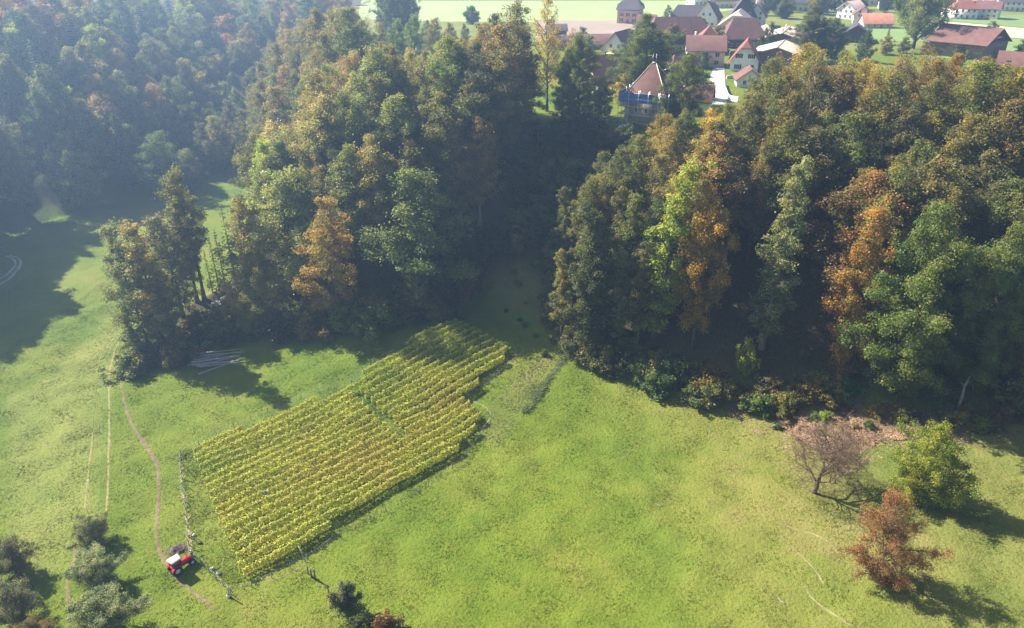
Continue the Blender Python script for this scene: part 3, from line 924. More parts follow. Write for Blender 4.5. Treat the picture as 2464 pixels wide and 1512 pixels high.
# the dark hollow under the canopy behind the light green sapling stays open
NOWOOD.append(pxs([(1700, 930), (1985, 930), (1985, 700), (1880, 660), (1700, 720)]))
# castle wood: foot to rim and a belt along the plateau edge
WOOD_R = [(12, 141), (31, 128), (42, 122), (65, 119), (90, 109), (130, 92), (190, 66), (215, 120), (125, 178), (92, 188), (62, 186), (48, 184), (30, 182), (18, 178), (12, 165)]
def table_r(x, y, z):
    if z > 33:
        return [('beech', 4, OLIVE, 3.2), ('beech', 4, GOLD, 2.2), ('oak', 2, BROWN, 2), ('sparse', 2, BROWN, 3.5), ('sparse', 2, GOLD, 3.2), ('beech', 4, GREEN, 0.8), ('oak', 2, GOLD, 1.2), ('spruce', 2, CONIF, 0.5)]
    if z > 15:
        return [('beech', 4, OLIVE, 3), ('beech', 4, GREEN, 3), ('tall', 3, OLIVE, 2), ('beech', 4, BROWN, 1.5), ('veil', 2, GOLD, 1.2), ('spruce', 2, CONIF, 0.7), ('sparse', 2, GOLD, 1)]
    return [('slim', 2, GREEN, 2), ('tall', 3, DEEP, 2.5), ('tall', 3, OLIVE, 2.5), ('spruce', 2, CONIF, 0.3), ('beech', 4, DEEP, 0.8), ('slim', 2, OLIVE, 1.5)]
def band_r(x, y, z):
    u = project(x, y, z + 20)[0]
    side = 'below the castle tower' if u < 1700 else 'below the manor' if u < 1960 else 'below the tall poplar' if u < 2230 else 'below the big barn'
    row = 'crest' if z > 33 else 'mid slope' if z > 15 else 'dark foot'
    return '%s, %s of castle wood' % (side, row)
def hr_keep(x, y, z):
    return free(x, y, z)
nR = wood(WOOD_R, 7.6, table_r, (24, 33), '', 'trees of the castle wood', 3, bands=band_r, keep=hr_keep, skyline=SKY_R)

# the wooded spur on the left, from its tip up to the plateau
WOOD_S = [(-84, 154), (-78, 153), (-66, 157), (-54, 163), (-35, 161), (-21, 163), (-11, 167), (0, 173), (6, 187), (1, 204), (-20, 214), (-34, 216), (-46, 230), (-52, 215), (-62, 196), (-70, 184), (-77, 174), (-82, 165)]
def table_s(x, y, z):
    if x > -20:
        return [('beech', 4, OLIVE, 3), ('beech', 4, DEEP, 2), ('oak', 2, BROWN, 1.6), ('beech', 4, GREEN, 2), ('sparse', 2, BROWN, 1), ('veil', 2, OLIVE, 1)]
    return [('beech', 4, OLIVE, 3), ('beech', 4, TAN, 2.4), ('tall', 3, TAN, 1.6), ('oak', 2, SAGE, 1.5), ('beech', 4, BROWN, 1.5), ('sparse', 2, TAN, 1.5), ('beech', 4, GREEN, 1.6), ('veil', 2, LIME, 0.5)]
def band_s(x, y, z):
    side = 'near its tip' if x < -60 else 'at its middle' if x < -25 else 'beside the dim clearing'
    row = 'on top of the spur' if z > 28 else 'on the flank of the spur' if z > 10 else 'at the foot of the spur'
    return '%s, %s' % (row, side)
GAP = pxs([(500, 700), (590, 700), (590, 560), (490, 560)])
NOWOOD.append(GAP)
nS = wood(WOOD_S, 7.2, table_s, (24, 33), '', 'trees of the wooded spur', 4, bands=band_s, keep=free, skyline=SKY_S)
# the plateau's left rim behind the spur
WOOD_B = [(-62, 222), (-80, 236), (-96, 256), (-106, 290), (-116, 340), (-120, 390), (-96, 392), (-84, 360), (-66, 312), (-46, 272), (-36, 240), (-46, 226)]
nB = wood(WOOD_B, 9.0, [('beech', 4, OLIVE, 3), ('beech', 4, SAGE, 2), ('oak', 2, TAN, 1.6), ('tall', 3, SAGE, 1), ('spruce', 2, CONIF, 0.7), ('beech', 4, BROWN, 1)], (22, 30), '', 'trees on the rim behind the spur', 5,
          bands=lambda x, y, z: ('low ' if z < 22 else 'high ') + 'on the rim behind the spur, ' + ('nearer part' if y < 300 else 'farther part'), keep=free, skyline=SKY_B)
# the hazy wood across the side valley, with the part left of the picture whose shade lies on the meadow
WOOD_L = [(-166, 222), (-150, 247), (-139, 264), (-134, 300), (-141, 350), (-135, 420), (-110, 440), (-112, 560), (-330, 560), (-330, 430), (-300, 300), (-240, 225)]
nL = wood(WOOD_L, 11.0, [('beech', 4, SAGE, 3), ('beech', 4, GREEN, 3), ('oak', 2, TAN, 1.3), ('beech', 4, BROWN, 1.2), ('spruce', 2, CONIF, 2.0), ('tall', 3, SAGE, 1), ('oak', 2, ORANGE, 0.25), ('veil', 2, LIME, 0.5)], (25, 34), '',
          'trees of the hazy wood across the side valley', 6,
          bands=lambda x, y, z: ('foot' if z < 14 else 'middle' if z < 32 else 'top') + ' of the hazy wood' + (', far left' if x < -0.62 * y else ''), keep=free)
nV = wood(pxs([(335, 478), (430, 478), (560, 400), (640, 300), (660, 230), (520, 215), (400, 300)]), 9.5, [('beech', 4, SAGE, 2), ('oak', 2, SAGE, 2), ('veil', 2, GREEN, 2), ('spruce', 2, CONIF, 1), ('oak', 2, DEEP, 2)], (13, 24), 'in the head of the side valley',
          'trees in the head of the side valley', 8, keep=free)
def shade_keep(x, y, z):
    u, v, fw = project(x, y, z + 15)
    return u <= -60
nX = wood(always=True, poly=[(-152, 138), (-143, 165), (-147, 200), (-161, 222), (-185, 235), (-195, 190), (-180, 140)], step=8.0, table=[('beech', 4, GREEN, 3), ('spruce', 2, CONIF, 1)], hrange=(30, 36), where='in the hazy wood, beyond the left edge',
          group='trees of the hazy wood across the side valley', seed=7, keep=shade_keep)
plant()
print('TREES', nR, nS, nB, nL, nX)

# ------------------------------------------------------------------ vineyard
VA, VB_, VC = at(590, 1402)[:2], at(464, 1092)[:2], at(1085, 778)[:2]
VPOLY = [tuple(VA), tuple(at(1085, 1108)[:2]), tuple(at(1165, 1020)[:2]), tuple(at(1112, 968)[:2]), tuple(at(1232, 858)[:2]), tuple(VC), tuple(at(830, 948)[:2]), tuple(VB_)]
vdir = unit(VC - VB_)
vdir = unit(vdir + np.array([0.02, 0.0]))
vacross = VB_ - VA
NROW = 18
VGAP0, VGAP1 = at(845, 945)[:2], at(955, 1045)[:2]      # the cross path through the middle of the rows
post_me = MB().tube([(0, 0, -0.2), (0, 0, 1.9)], [0.045, 0.04], 6).mesh('post', 'post', True)
ROWNAMES = ['first', 'second', 'third', 'fourth', 'fifth', 'sixth', 'seventh', 'eighth', 'ninth', 'tenth', 'eleventh', 'twelfth', 'thirteenth', 'fourteenth', 'fifteenth', 'sixteenth', 'seventeenth',
            'eighteenth', 'nineteenth', 'twentieth', 'twenty-first', 'twenty-second', 'twenty-third']
for i in range(NROW):
    g = np.random.default_rng(500 + i)
    o = VA + vacross * (i + 0.35) / NROW
    s = np.arange(-4, 95, 0.25)
    line = o[None] + vdir[None] * s[:, None]
    ok = inpoly(line[:, 0], line[:, 1], VPOLY)
    gd = np.abs((line[:, 0] - VGAP0[0]) * (VGAP1 - VGAP0)[1] - (line[:, 1] - VGAP0[1]) * (VGAP1 - VGAP0)[0]) / np.linalg.norm(VGAP1 - VGAP0)
    if 5 < i < 15: ok &= gd > 0.9
    s = s[ok]; line = line[ok]
    if len(s) < 8: continue
    n = len(s) * 32
    k = g.integers(0, len(s), n)
    amp = 0.5 + 0.3 * np.sin(s[k] * 1.9 + i * 2.1) * np.sin(s[k] * 0.83 + i) + 0.2 * np.sin(s[k] * 5.1 + i)
    across = np.array([-vdir[1], vdir[0]])
    off = g.standard_normal(n) * (0.125 + 0.06 * amp)
    xy = line[k] + vdir[None] * (g.random(n) - 0.5)[:, None] * 0.3 + across[None] * off[:, None]
    hh = 0.45 + (1.5 + 0.40 * amp) * g.random(n) ** 0.7
    # shoots that stand up or hang out of the hedge
    hh = hh + (g.random(n) < 0.06) * 0.35
    P = np.column_stack([xy, height(xy[:, 0], xy[:, 1]) + hh])
    nrm = unit(np.column_stack([across[None] * np.sign(off)[:, None] * 0.7, 0.4 + 1.1 * np.clip(hh - 1.1, 0, 1)]) + 0.45 * g.standard_normal((n, 3)))
    a = unit(np.cross(nrm, g.standard_normal((n, 3)))); b = np.cross(nrm, a)
    sz = 0.11 + 0.07 * g.random(n)
    V = np.stack([P - a * sz[:, None], P - b * sz[:, None] * 0.8, P + a * sz[:, None], P + b * sz[:, None] * 0.8], 1).reshape(-1, 3)
    m = MB()
    # the browned leaves stand in the middle of the plot
    mid = np.exp(-(((s[k] - 22) / 17) ** 2)) * np.exp(-(((i - 6) / 3.6) ** 2))
    clump = 0.5 + 0.5 * np.sin(s[k] * 2.7 + i * 1.3)
    tint = np.clip(0.14 + 0.26 * mid + 0.25 * (i / NROW < 0.5) * 0.4 + 0.25 * clump * g.random(n) + 0.15 * g.standard_normal(n), 0, 1)
    m.add(V, np.arange(4 * n).reshape(-1, 4), tint)
    which = 'row nearest the open meadow' if i == 0 else 'row nearest the wooded spur' if i == NROW - 1 else '%s row counted from the open meadow side' % ROWNAMES[i]
    root = thing('vine_row', 'long leafy vine row on posts, %s' % which, 'vine row', (0, 0, 0), 0, 'rows of the vineyard')
    m.build('foliage', 'vine', root)
    st = MB()
    for q in np.arange(0, len(s), 5):
        x, y = line[q]
        z = float(height(x, y))
        st.tube([(x, y, z - 0.1), (x + 0.05 * g.standard_normal(), y + 0.05 * g.standard_normal(), z + 0.5), (x + 0.1 * g.standard_normal(), y, z + 1.0)], [0.03, 0.025, 0.015], 4, False)
    tag(st.build('vine_stems', 'bark', root), kind='stuff')
    for q in list(np.arange(0, len(s), 24)) + [len(s) - 1]:
        p = link('post', post_me, root)
        p.location = (line[q][0], line[q][1], float(height(*line[q])))
    wm = MB()
    for hz_ in (0.75, 1.25, 1.7):
        q = line[::6]
        wm.tube(np.column_stack([q, height(q[:, 0], q[:, 1]) + hz_]), 0.008, 3, False)
    wm.build('wire', 'wire', root)

# ------------------------------------------------------------------ fences and single posts
def fence(name, label, pix, step, hgt=1.25, mat='post', wires=(0.5, 0.9, 1.15), r=0.055, dry=True):
    L = smooth_line([at(*p)[:2] for p in pix], 0.5)
    root = thing(name, label, 'fence', (0, 0, 0))
    acc = np.concatenate([[0], np.cumsum(np.linalg.norm(np.diff(L, axis=0), axis=1))])
    me = MB().tube([(0, 0, -0.25), (0, 0, hgt)], [r, r * 0.9], 6).mesh('post', mat, True)
    for q in np.arange(0, acc[-1] + 0.01, step):
        x, y = np.interp(q, acc, L[:, 0]), np.interp(q, acc, L[:, 1])
        p = link('post', me, root)
        p.location = (x, y, float(height(x, y)))
        p.rotation_euler = (rng.standard_normal() * 0.05, rng.standard_normal() * 0.05, rng.random() * 3)
    m = MB()
    for h in wires:
        m.tube(np.column_stack([L, height(L[:, 0], L[:, 1]) + h]), 0.008, 3, False)
    m.build('wire', 'wire', root)
    return root
fence('vineyard_fence', 'post and wire fence with dry grass along the lower left end of the vineyard', [(434, 1096), (437, 1150), (444, 1210), (452, 1270), (458, 1330), (482, 1350), (512, 1385), (556, 1428)], 2.3)
fence('vineyard_fence', 'post and wire fence along the long meadow side of the vineyard', [(556, 1430), (660, 1388), (760, 1335), (880, 1262), (1000, 1190), (1090, 1128), (1150, 1060), (1180, 1018)], 3.0)
fence('vineyard_fence', 'post and wire fence on the upper right side of the vineyard below the wood', [(1128, 960), (1180, 920), (1240, 870), (1262, 840), (1225, 790), (1150, 765), (1085, 762)], 3.0)
fence('vineyard_fence', 'post and wire fence along the spur side of the vineyard', [(436, 1094), (560, 1030), (700, 970), (830, 930), (940, 858), (1075, 766)], 3.6)

def single_post(px, py, h, label, mat='post', r=0.09, lean=(0, 0)):
    p = at(px, py)
    o = MB().tube([(0, 0, -0.3), (lean[0] * 0.5, lean[1] * 0.5, h * 0.5), (lean[0], lean[1], h)], [r, r, r * 0.92], 8).build('post', mat, None, True)
    o.name = 'wooden_post'
    o.location = p
    return tag(o, label, 'post', 'stray posts by the vineyard')
single_post(742, 1382, 1.9, 'slim dark wooden post, leftmost of three below the vineyard')
single_post(750, 1390, 1.8, 'thick dark wooden post, middle of three below the vineyard', r=0.13)
single_post(759, 1396, 2.3, 'tall dark wooden post, rightmost of three below the vineyard', r=0.13)
single_post(791, 1428, 1.6, 'short dark wooden post left of the young fruit tree')
single_post(553, 1436, 2.0, 'corner post of the vineyard at its lowest corner', 'post_pale', r=0.1)
single_post(738, 1355, 2.4, 'pale leaning strut at the middle of the vineyard fence', 'post_pale', 0.06, (-1.3, 1.2))

# ------------------------------------------------------------------ low earth bank beside the vineyard
def bank():
    L = smooth_line([at(*p)[:2] for p in [(1268, 994), (1300, 950), (1340, 892), (1382, 838)]], 0.6)
    tg = np.gradient(L, axis=0); tg /= np.linalg.norm(tg, axis=1)[:, None]
    n = np.stack([tg[:, 1], -tg[:, 0]], 1)        # to the right
    k = len(L)
    e = np.minimum(np.linspace(0, 1, k) * 8, 1) * np.minimum(np.linspace(1, 0, k) * 8, 1)
    rows = []
    for off, dz in ((-1.5, -0.12), (-0.9, 0.03), (-0.3, 0.10), (0.1, 0.08), (0.3, -0.12)):
        q = L + n * (off + 0.12 * rng.standard_normal(k))[:, None]
        rows.append(np.column_stack([q, height(q[:, 0], q[:, 1]) + dz * np.where(dz > 0, e * (0.85 + 0.3 * rng.random(k)), 1)]))
    V = np.stack(rows, 1).reshape(-1, 3)
    i = np.arange(k - 1)[:, None] * 5; j = np.arange(4)[None]
    m = MB().add(V, np.stack([i + j, i + j + 1, i + j + 6, i + j + 5], -1).reshape(-1, 4))
    return tag(m.build('earth_bank', 'hedge_soil', None, True), kind='structure')
bank()

# ------------------------------------------------------------------ grass, dry brush: nobody could count these
def tufts(name, mat, n, poly, hgt, wid, seed, blades=3, avoid_forest=True, dens=None, cover=None):
    g = np.random.default_rng(seed)
    P = np.asarray(poly); lo, hi = P.min(0), P.max(0)
    xy = lo + (hi - lo) * g.random((int(n * 1.9), 2))
    keep = inpoly(xy[:, 0], xy[:, 1], poly)
    fo, dr, pa = cover_at(xy[:, 0], xy[:, 1])
    if avoid_forest: keep &= fo < 0.35 + 0.2 * g.random(len(xy))
    for C, w in LINES:
        d = np.full(len(xy), 1e9)
        bb = (xy[:, 0] > C[:, 0].min() - 1) & (xy[:, 0] < C[:, 0].max() + 1) & (xy[:, 1] > C[:, 1].min() - 1) & (xy[:, 1] < C[:, 1].max() + 1)
        ii = np.where(bb)[0]
        if len(ii):
            d[ii] = np.sqrt(((xy[ii][:, None] - C[None]) ** 2).sum(-1)).min(1)
        keep &= d > w
    xy = xy[keep][:n]
    k = len(xy)
    sc_ = 0.6 + 0.9 * g.random(k) ** 2 + 0.35 * np.sin(xy[:, 0] * 0.6 + 2 * np.sin(xy[:, 1] * 0.31)) * np.sin(xy[:, 1] * 0.53)
    sc_ = np.clip(sc_, 0.35, 2.0)
    z = height(xy[:, 0], xy[:, 1])
    base = np.column_stack([xy, z - 0.03])
    m = MB()
    tint = g.random(k)
    cv = []; norms = []
    fo, dr, pa = cover_at(xy[:, 0], xy[:, 1])
    for b in range(blades):
        az = g.random(k) * 6.283
        dv = np.column_stack([np.cos(az), np.sin(az), np.zeros(k)])
        sv = np.column_stack([-np.sin(az), np.cos(az), np.zeros(k)])
        o = base + dv * (0.08 * g.random(k) * sc_)[:, None]
        tip = o + dv * (hgt * (0.6 + 1.3 * g.random(k)) * sc_)[:, None] + np.outer(hgt * sc_ * (0.45 + 0.5 * g.random(k)), [0, 0, 1])
        w = (wid * sc_ * (0.6 + 0.6 * g.random(k)))[:, None]
        V = np.stack([o + sv * w, o - sv * w, tip], 1).reshape(-1, 3)
        m.add(V, np.arange(3 * k).reshape(-1, 3), np.clip(tint + 0.15 * g.standard_normal(k), 0, 1))
        norms.append(np.column_stack([dv[:, :2] * -0.45 + 0.3 * g.standard_normal((k, 2)), np.ones(k)]))
        cv.append(np.repeat(np.stack([fo, dr, pa, np.ones(k)], -1), 3, 0))
    o = m.build(name, mat)
    lean = np.concatenate([np.repeat(unit(q), 3, 0) for q in norms])
    o.data.polygons.foreach_set('use_smooth', np.ones(len(o.data.polygons), bool))
    o.data.normals_split_custom_set_from_vertices(lean.tolist())
    a = o.data.attributes.new('cover', 'FLOAT_COLOR', 'POINT')
    a.data.foreach_set('color', np.concatenate(cv).astype(np.float32).ravel())
    return tag(o, kind='stuff')
MEADOW = pxs([(-60, 1600), (2560, 1600), (2560, 930), (2200, 925), (1760, 935), (1560, 870), (1380, 830), (1240, 640), (1120, 720), (900, 800), (420, 860), (300, 780), (300, 640), (-60, 900)])
t = tufts('grass', 'blade', 210000, MEADOW, 0.115, 0.085, 21)
t['label'] = 'short tussocky grass of the meadow round the vineyard'
t = tufts('grass', 'blade', 26000, pxs([(1130, 1120), (1180, 1020), (1120, 960), (1250, 860), (1090, 770), (830, 940), (470, 1080), (430, 1090), (460, 1340), (560, 1430), (620, 1400)]), 0.22, 0.09, 22)
t['label'] = 'rougher grass between the vine rows'
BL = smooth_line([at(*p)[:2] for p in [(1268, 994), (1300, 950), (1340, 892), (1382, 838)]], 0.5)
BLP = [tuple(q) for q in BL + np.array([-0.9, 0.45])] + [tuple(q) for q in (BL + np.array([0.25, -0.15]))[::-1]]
M['bank_grass'] = plain('bank_grass', (0.085, 0.115, 0.028), 0.9, 0.4, 0.7)  # dark green paints in the shaded side of the bank
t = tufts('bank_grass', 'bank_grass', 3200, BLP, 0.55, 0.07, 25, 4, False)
t['label'] = 'long grass darkened as shade on the straight low earth bank right of the vineyard'
M['brush'] = plain('dead_bracken', (0.30, 0.185, 0.11), 0.9, 0.5, 0.5)
FRINGE = [(40, 121), (53, 123), (68, 121), (100, 112), (98, 104), (80, 102), (68, 103), (58, 99), (50, 104), (45, 113)]
t = tufts('dry_brush', 'brush', 3600, FRINGE, 0.30, 0.07, 27, 4, False)
t['label'] = 'thin reddish stalks round the edges of the dead bracken'
M['rough'] = plain('rough_growth', (0.12, 0.135, 0.04), 0.9, 0.45, 0.7)
t = tufts('rough_grass', 'rough', 1400, ROUGH, 0.26, 0.07, 26, 3, False)
t['label'] = 'rough olive growth between the vineyard and the low earth bank'
t = tufts('dry_brush', 'brush', 7500, BRACKEN, 0.40, 0.09, 23, 4, False)
t['label'] = 'reddish dead bracken along the foot of the castle wood'
M['straw_tuft'] = plain('straw_tuft', (0.34, 0.29, 0.14), 0.9, 0.4, 0.7)
FEN = smooth_line([at(*p)[:2] for p in [(434, 1096), (437, 1150), (444, 1210), (452, 1270), (458, 1335)]], 0.5)
FENP = [tuple(q) for q in FEN + np.array([-0.35, 0])] + [tuple(q) for q in (FEN + np.array([0.3, 0]))[::-1]]
t = tufts('dry_grass', 'straw_tuft', 1800, FENP, 0.35, 0.05, 24, 3)
t['label'] = 'unmown dry grass under the fence at the lower left end of the vineyard'

# ------------------------------------------------------------------ undergrowth along the wood's edge
SH = [('shrub', 3, DEEP, 2), ('shrub', 3, GREEN, 2), ('shrub', 3, BROWN, 1.2), ('shrub', 3, OLIVE, 1.5)]
def shrubs(pix, n, spread, hr, group, where, seed, table=SH, height_words=('low', 'waist-high', 'tall')):
    g = np.random.default_rng(seed)
    L = smooth_line([at(*p)[:2] for p in pix], 0.5)
    for k in range(n):
        q = L[g.integers(len(L))] + g.standard_normal(2) * spread
        kind, var, c, w = pick(g, table)
        h = hr[0] + (hr[1] - hr[0]) * g.random()
        jit = np.clip(1 + 0.18 * g.standard_normal(3), 0.6, 1.5)
        word = height_words[min(2, int(3 * (h - hr[0]) / (hr[1] - hr[0] + 1e-6)))]
        tree('shrub%d' % g.integers(3), q[0], q[1], h, tuple(np.array(c) * jit), 'shrub', '%s %s bush %s' % (word, WORD[c], where), group, cat='shrub', sink=0.1, wide=0.9 + 0.4 * g.random())
shrubs([(1390, 850), (1500, 885), (1600, 915), (1740, 955)], 44, 1.8, (1.5, 5.0), 'bushes at the foot of the castle wood', 'at the shaded foot of the castle wood', 31)
shrubs([(1750, 965), (1850, 950), (1960, 945), (2050, 945)], 30, 2.0, (1.0, 4.0), 'bushes at the foot of the castle wood', 'behind the leafless tree at the wood foot', 32)
shrubs([(2150, 985), (2300, 1000), (2460, 1030)], 24, 2.5, (0.8, 2.5), 'bushes at the foot of the castle wood', 'in the brown strip under the great oak', 33, [('shrub', 3, BROWN, 2), ('shrub', 3, GREEN, 1.2), ('shrub', 3, OLIVE, 1)])
shrubs([(330, 880), (420, 870), (500, 800), (560, 790), (680, 800)], 34, 1.6, (1.5, 5.0), 'bushes at the foot of the spur', 'at the foot of the spur round the log pile', 34, [('shrub', 3, BROWN, 2), ('shrub', 3, DEEP, 1.5), ('shrub', 3, OLIVE, 1.5)])
shrubs([(680, 800), (800, 790), (900, 780), (1000, 770), (1090, 750)], 40, 2.0, (2.0, 6.5), 'bushes at the foot of the spur', 'at the foot of the spur left of the vineyard top', 35, [('shrub', 3, (0.12, 0.06, 0.04), 0.0001), ('shrub', 3, DEEP, 2), ('shrub', 3, GREEN, 2), ('shrub', 3, BROWN, 1.2)] if False else SH)
shrubs([(1090, 740), (1150, 660), (1200, 610), (1320, 600), (1340, 700), (1345, 780)], 36, 1.8, (1.2, 4.0), 'bushes round the dim clearing', 'at the rim of the dim clearing above the vineyard', 36)
shrubs([(1180, 760), (1250, 700), (1290, 780), (1330, 840), (1270, 850)], 10, 2.5, (0.6, 1.6), 'bushes round the dim clearing', 'scattered over the dim clearing above the vineyard', 37, [('shrub', 3, OLIVE, 2), ('shrub', 3, GREEN, 1)])
shrubs([(1800, 990), (1900, 1010), (1850, 1030), (1990, 1000), (2090, 1020)], 14, 2.0, (0.7, 1.8), 'small bushes among the bracken', 'among the dead bracken', 38, [('shrub', 3, GREEN, 2), ('shrub', 3, LIME, 1)])
shrubs([(1385, 330), (1440, 340), (1490, 350)], 24, 2.2, (1.5, 4.0), 'bushes below the castle garden', 'on the dark slope below the castle garden', 39, [('shrub', 3, DEEP, 3), ('shrub', 3, GREEN, 1)])
shrubs([(1240, 560), (1290, 480), (1330, 410), (1365, 370)], 34, 3.2, (3.5, 7.0), 'bushes on the dark slope', 'on the dark wooded slope left of the castle', 40, [('shrub', 3, DEEP, 3), ('shrub', 3, GREEN, 1)])

# ------------------------------------------------------------------ logs, rocks
def log(px, py, L, ang, r, lift, label, group, tilt=0.0):
    p = at(px, py)
    g = np.random.default_rng(int(px * 7 + py * 13 + r * 1000))
    f = np.linspace(0, 1, 6)
    P = np.column_stack([L * (f - 0.5), 0.12 * g.standard_normal() * np.sin(f * 3.1) , np.zeros(6)])
    o = MB().tube(P, r * (1 - 0.35 * f), 8).build('log', 'log', None, True)
    o.location = p + np.array([0, 0, r * 0.75 + lift])
    o.rotation_euler = (0, tilt, ang)
    return tag(o, label, 'log', group)
G = np.random.default_rng(77)
for k in range(13):
    lay = k // 6
    where = ['lying on the grass in front', 'in the second layer', 'on top'][min(lay, 2)]
    log(528 + G.standard_normal() * 9, 884 - (k % 6) * 5.5 - lay * 5, 8.5 + 2.5 * G.random(), 0.28 + 0.16 * G.standard_normal(), 0.19 + 0.08 * G.random(), lay * 0.40,
        'bleached grey log %s of the pile below the spur' % where, 'logs of the pile below the spur')
for k in range(4):
    log(462 + 5 * k, 836 + 5 * k, 7.5, 0.55 + 0.08 * k, 0.13, 0.5 + 0.1 * k, 'bleached log leaning on the bank left of the log pile', 'logs leaning on the bank', -0.22)
log(1880, 1446, 1.3, 0.9 + 1.2, 0.06, 0, 'short pale stick on the meadow at the lower right', None)
log(1583, 1215, 1.6, -0.6, 0.06, 0, 'short pale stick in the middle of the meadow', None)
o = MB().tube([(0, 0, -0.5), (0.15, 0.1, 2.5), (-0.1, 0.15, 5.0), (0.3, 0.1, 7.2)], [0.34, 0.28, 0.22, 0.10], 8)
o.tube([(0, 0.1, 4.6), (-0.7, 0.1, 5.6), (-1.1, 0.2, 5.9)], [0.12, 0.08, 0.03], 5).tube([(0, 0.1, 5.2), (0.8, 0.1, 6.3)], [0.1, 0.04], 5)
o = o.build('dead_trunk', 'bark_mid', None, True)
o.location = at(2304, 985)
tag(o, 'broken pale dead trunk under the trees at the right', 'tree trunk')

def rock(px, py, r, label, seed, group='rocks of the spur', loc=None, squash=0.8):
    import bmesh
    g = np.random.default_rng(seed)
    bm = bmesh.new()
    bmesh.ops.create_icosphere(bm, subdivisions=3, radius=1.0)
    ax = unit(g.standard_normal((7, 3)))
    for v in bm.verts:
        p = np.array(v.co)
        q = p.copy()
        for a in ax:
            d = q @ a
            if d > 0.62: q = q - a * (d - 0.62) * 0.85
        q = q * (1 + 0.05 * math.sin(9 * p[0] + seed) * math.sin(8 * p[1]) + 0.04 * g.standard_normal())
        v.co = q * r * np.array([1.2, 1.0, squash])
    me = bpy.data.meshes.new('rock'); bm.to_mesh(me); bm.free()
    me.materials.append(M['rock'])
    o = link('rock', me)
    o.location = at(px, py) if loc is None else loc
    o.rotation_euler = (0, 0, g.random() * 6)
    return tag(o, label, 'rock', group)
for k, (px, py, r, w) in enumerate([(545, 722, 2.0, 'large pale rock at the base of the thin young spruces'), (520, 735, 1.5, 'rock left of the large pale one under the young spruces'), (580, 735, 1.6, 'rock right of the large pale one under the young spruces'),
                                    (560, 750, 1.2, 'small rock below the others under the young spruces')]):
    rock(px, py, r, w, 900 + k)
for k, (px, py, r) in enumerate([(1418, 292, 1.1), (1432, 290, 0.8), (1447, 291, 1.0), (1464, 290, 0.9), (1478, 292, 0.7), (1368, 290, 1.2)]):
    rock(px, py, r, ['first', 'second', 'third', 'fourth', 'fifth', 'isolated leftmost'][k] + ' pale boulder of the garden edge left of the castle' if k < 5 else 'pale boulder alone left of the garden edge of the castle', 950 + k, 'boulders of the castle garden edge')

# ------------------------------------------------------------------ buildings
WIN_CACHE = {}
def window_meshes(w, h):
    key = (round(w, 2), round(h, 2))
    if key not in WIN_CACHE:
        f = MB()      # local: x along the wall, -y outwards
        t = 0.09
        f.box(-w / 2 - t, -w / 2, -0.09, 0.02, 0, h); f.box(w / 2, w / 2 + t, -0.09, 0.02, 0, h)
        f.box(-w / 2 - t, w / 2 + t, -0.10, 0.02, h, h + t); f.box(-w / 2 - t - 0.05, w / 2 + t + 0.05, -0.16, 0.02, -t, 0)
        f.box(-0.04, 0.04, -0.075, 0.02, 0, h)
        p = MB().box(-w / 2, w / 2, -0.045, 0.01, 0, h)
        s = MB().box(-w / 2 - t - 0.02 - w * 0.5, -w / 2 - t - 0.02, -0.06, 0.015, -0.05, h + 0.05)
        s2 = MB().box(w / 2 + t + 0.02, w / 2 + t + 0.02 + w * 0.5, -0.06, 0.015, -0.05, h + 0.05)
        WIN_CACHE[key] = (f.mesh('window', 'frame'), p.mesh('pane', 'glass'), s.mesh('shutter', 'shutter'), s2.mesh('shutter', 'shutter'))
    return WIN_CACHE[key]

def add_window(root, x, y, z, rot, w, h, shutters=False):
    f, p, s, s2 = window_meshes(w, h)
    o = link('window', f, root); o.location = (x, y, z); o.rotation_euler = (0, 0, rot)
    link('pane', p, o)
    if shutters:
        link('shutter', s, o); link('shutter', s2, o)
    return o

def roof_mesh(L, W, rh, k, hip, ov, gov, z0, th=0.28):
    """ridge along x; k: how far up the gable goes before it is hipped (1 = plain gable), hip: how much shorter the ridge is at either end"""
    sl = rh / (W / 2)
    ye = W / 2 + ov; ze = z0 - ov * sl
    xe = L / 2 + gov
    top = z0 + rh
    zk = z0 + rh * k; yk = W / 2 * (1 - k)
    if k <= 0: zk, yk = ze, ye
    xr = xe - hip
    v = [(-xe, -ye, ze), (xe, -ye, ze), (xe, -yk, zk), (xr, 0, top), (-xr, 0, top), (-xe, -yk, zk), (xe, ye, ze), (-xe, ye, ze), (-xe, yk, zk), (xe, yk, zk)]
    P = [[0, 1, 2, 3, 4, 5], [6, 7, 8, 4, 3, 9]]
    if k < 1: P += [[2, 9, 3], [8, 5, 4]]
    if k <= 0:
        P = [[0, 1, 3, 4], [6, 7, 4, 3], [1, 6, 3], [7, 0, 4]]
    m = MB()
    V = np.array(v, float)
    for poly in P:
        a = V[poly]
        b = a - [0, 0, th]
        n = len(poly)
        # fan
        m.add(a, [[0, i, i + 1] for i in range(1, n - 1)])
        m.add(b, [[0, i + 1, i] for i in range(1, n - 1)])
    edge = [0, 1, 2, 3, 9, 6, 7, 8, 4, 5] if 0 < k < 1 else [0, 1, 3, 6, 7, 4] if k >= 1 else [0, 1, 6, 7]
    if 0 < k < 1: edge = [0, 1, 2, 9, 6, 7, 8, 5]
    E = V[edge]; n = len(edge)
    q = np.vstack([E, E - [0, 0, th]])
    m.add(q, [[i, n + i, n + (i + 1) % n, (i + 1) % n] for i in range(n)])
    return m, top, xr

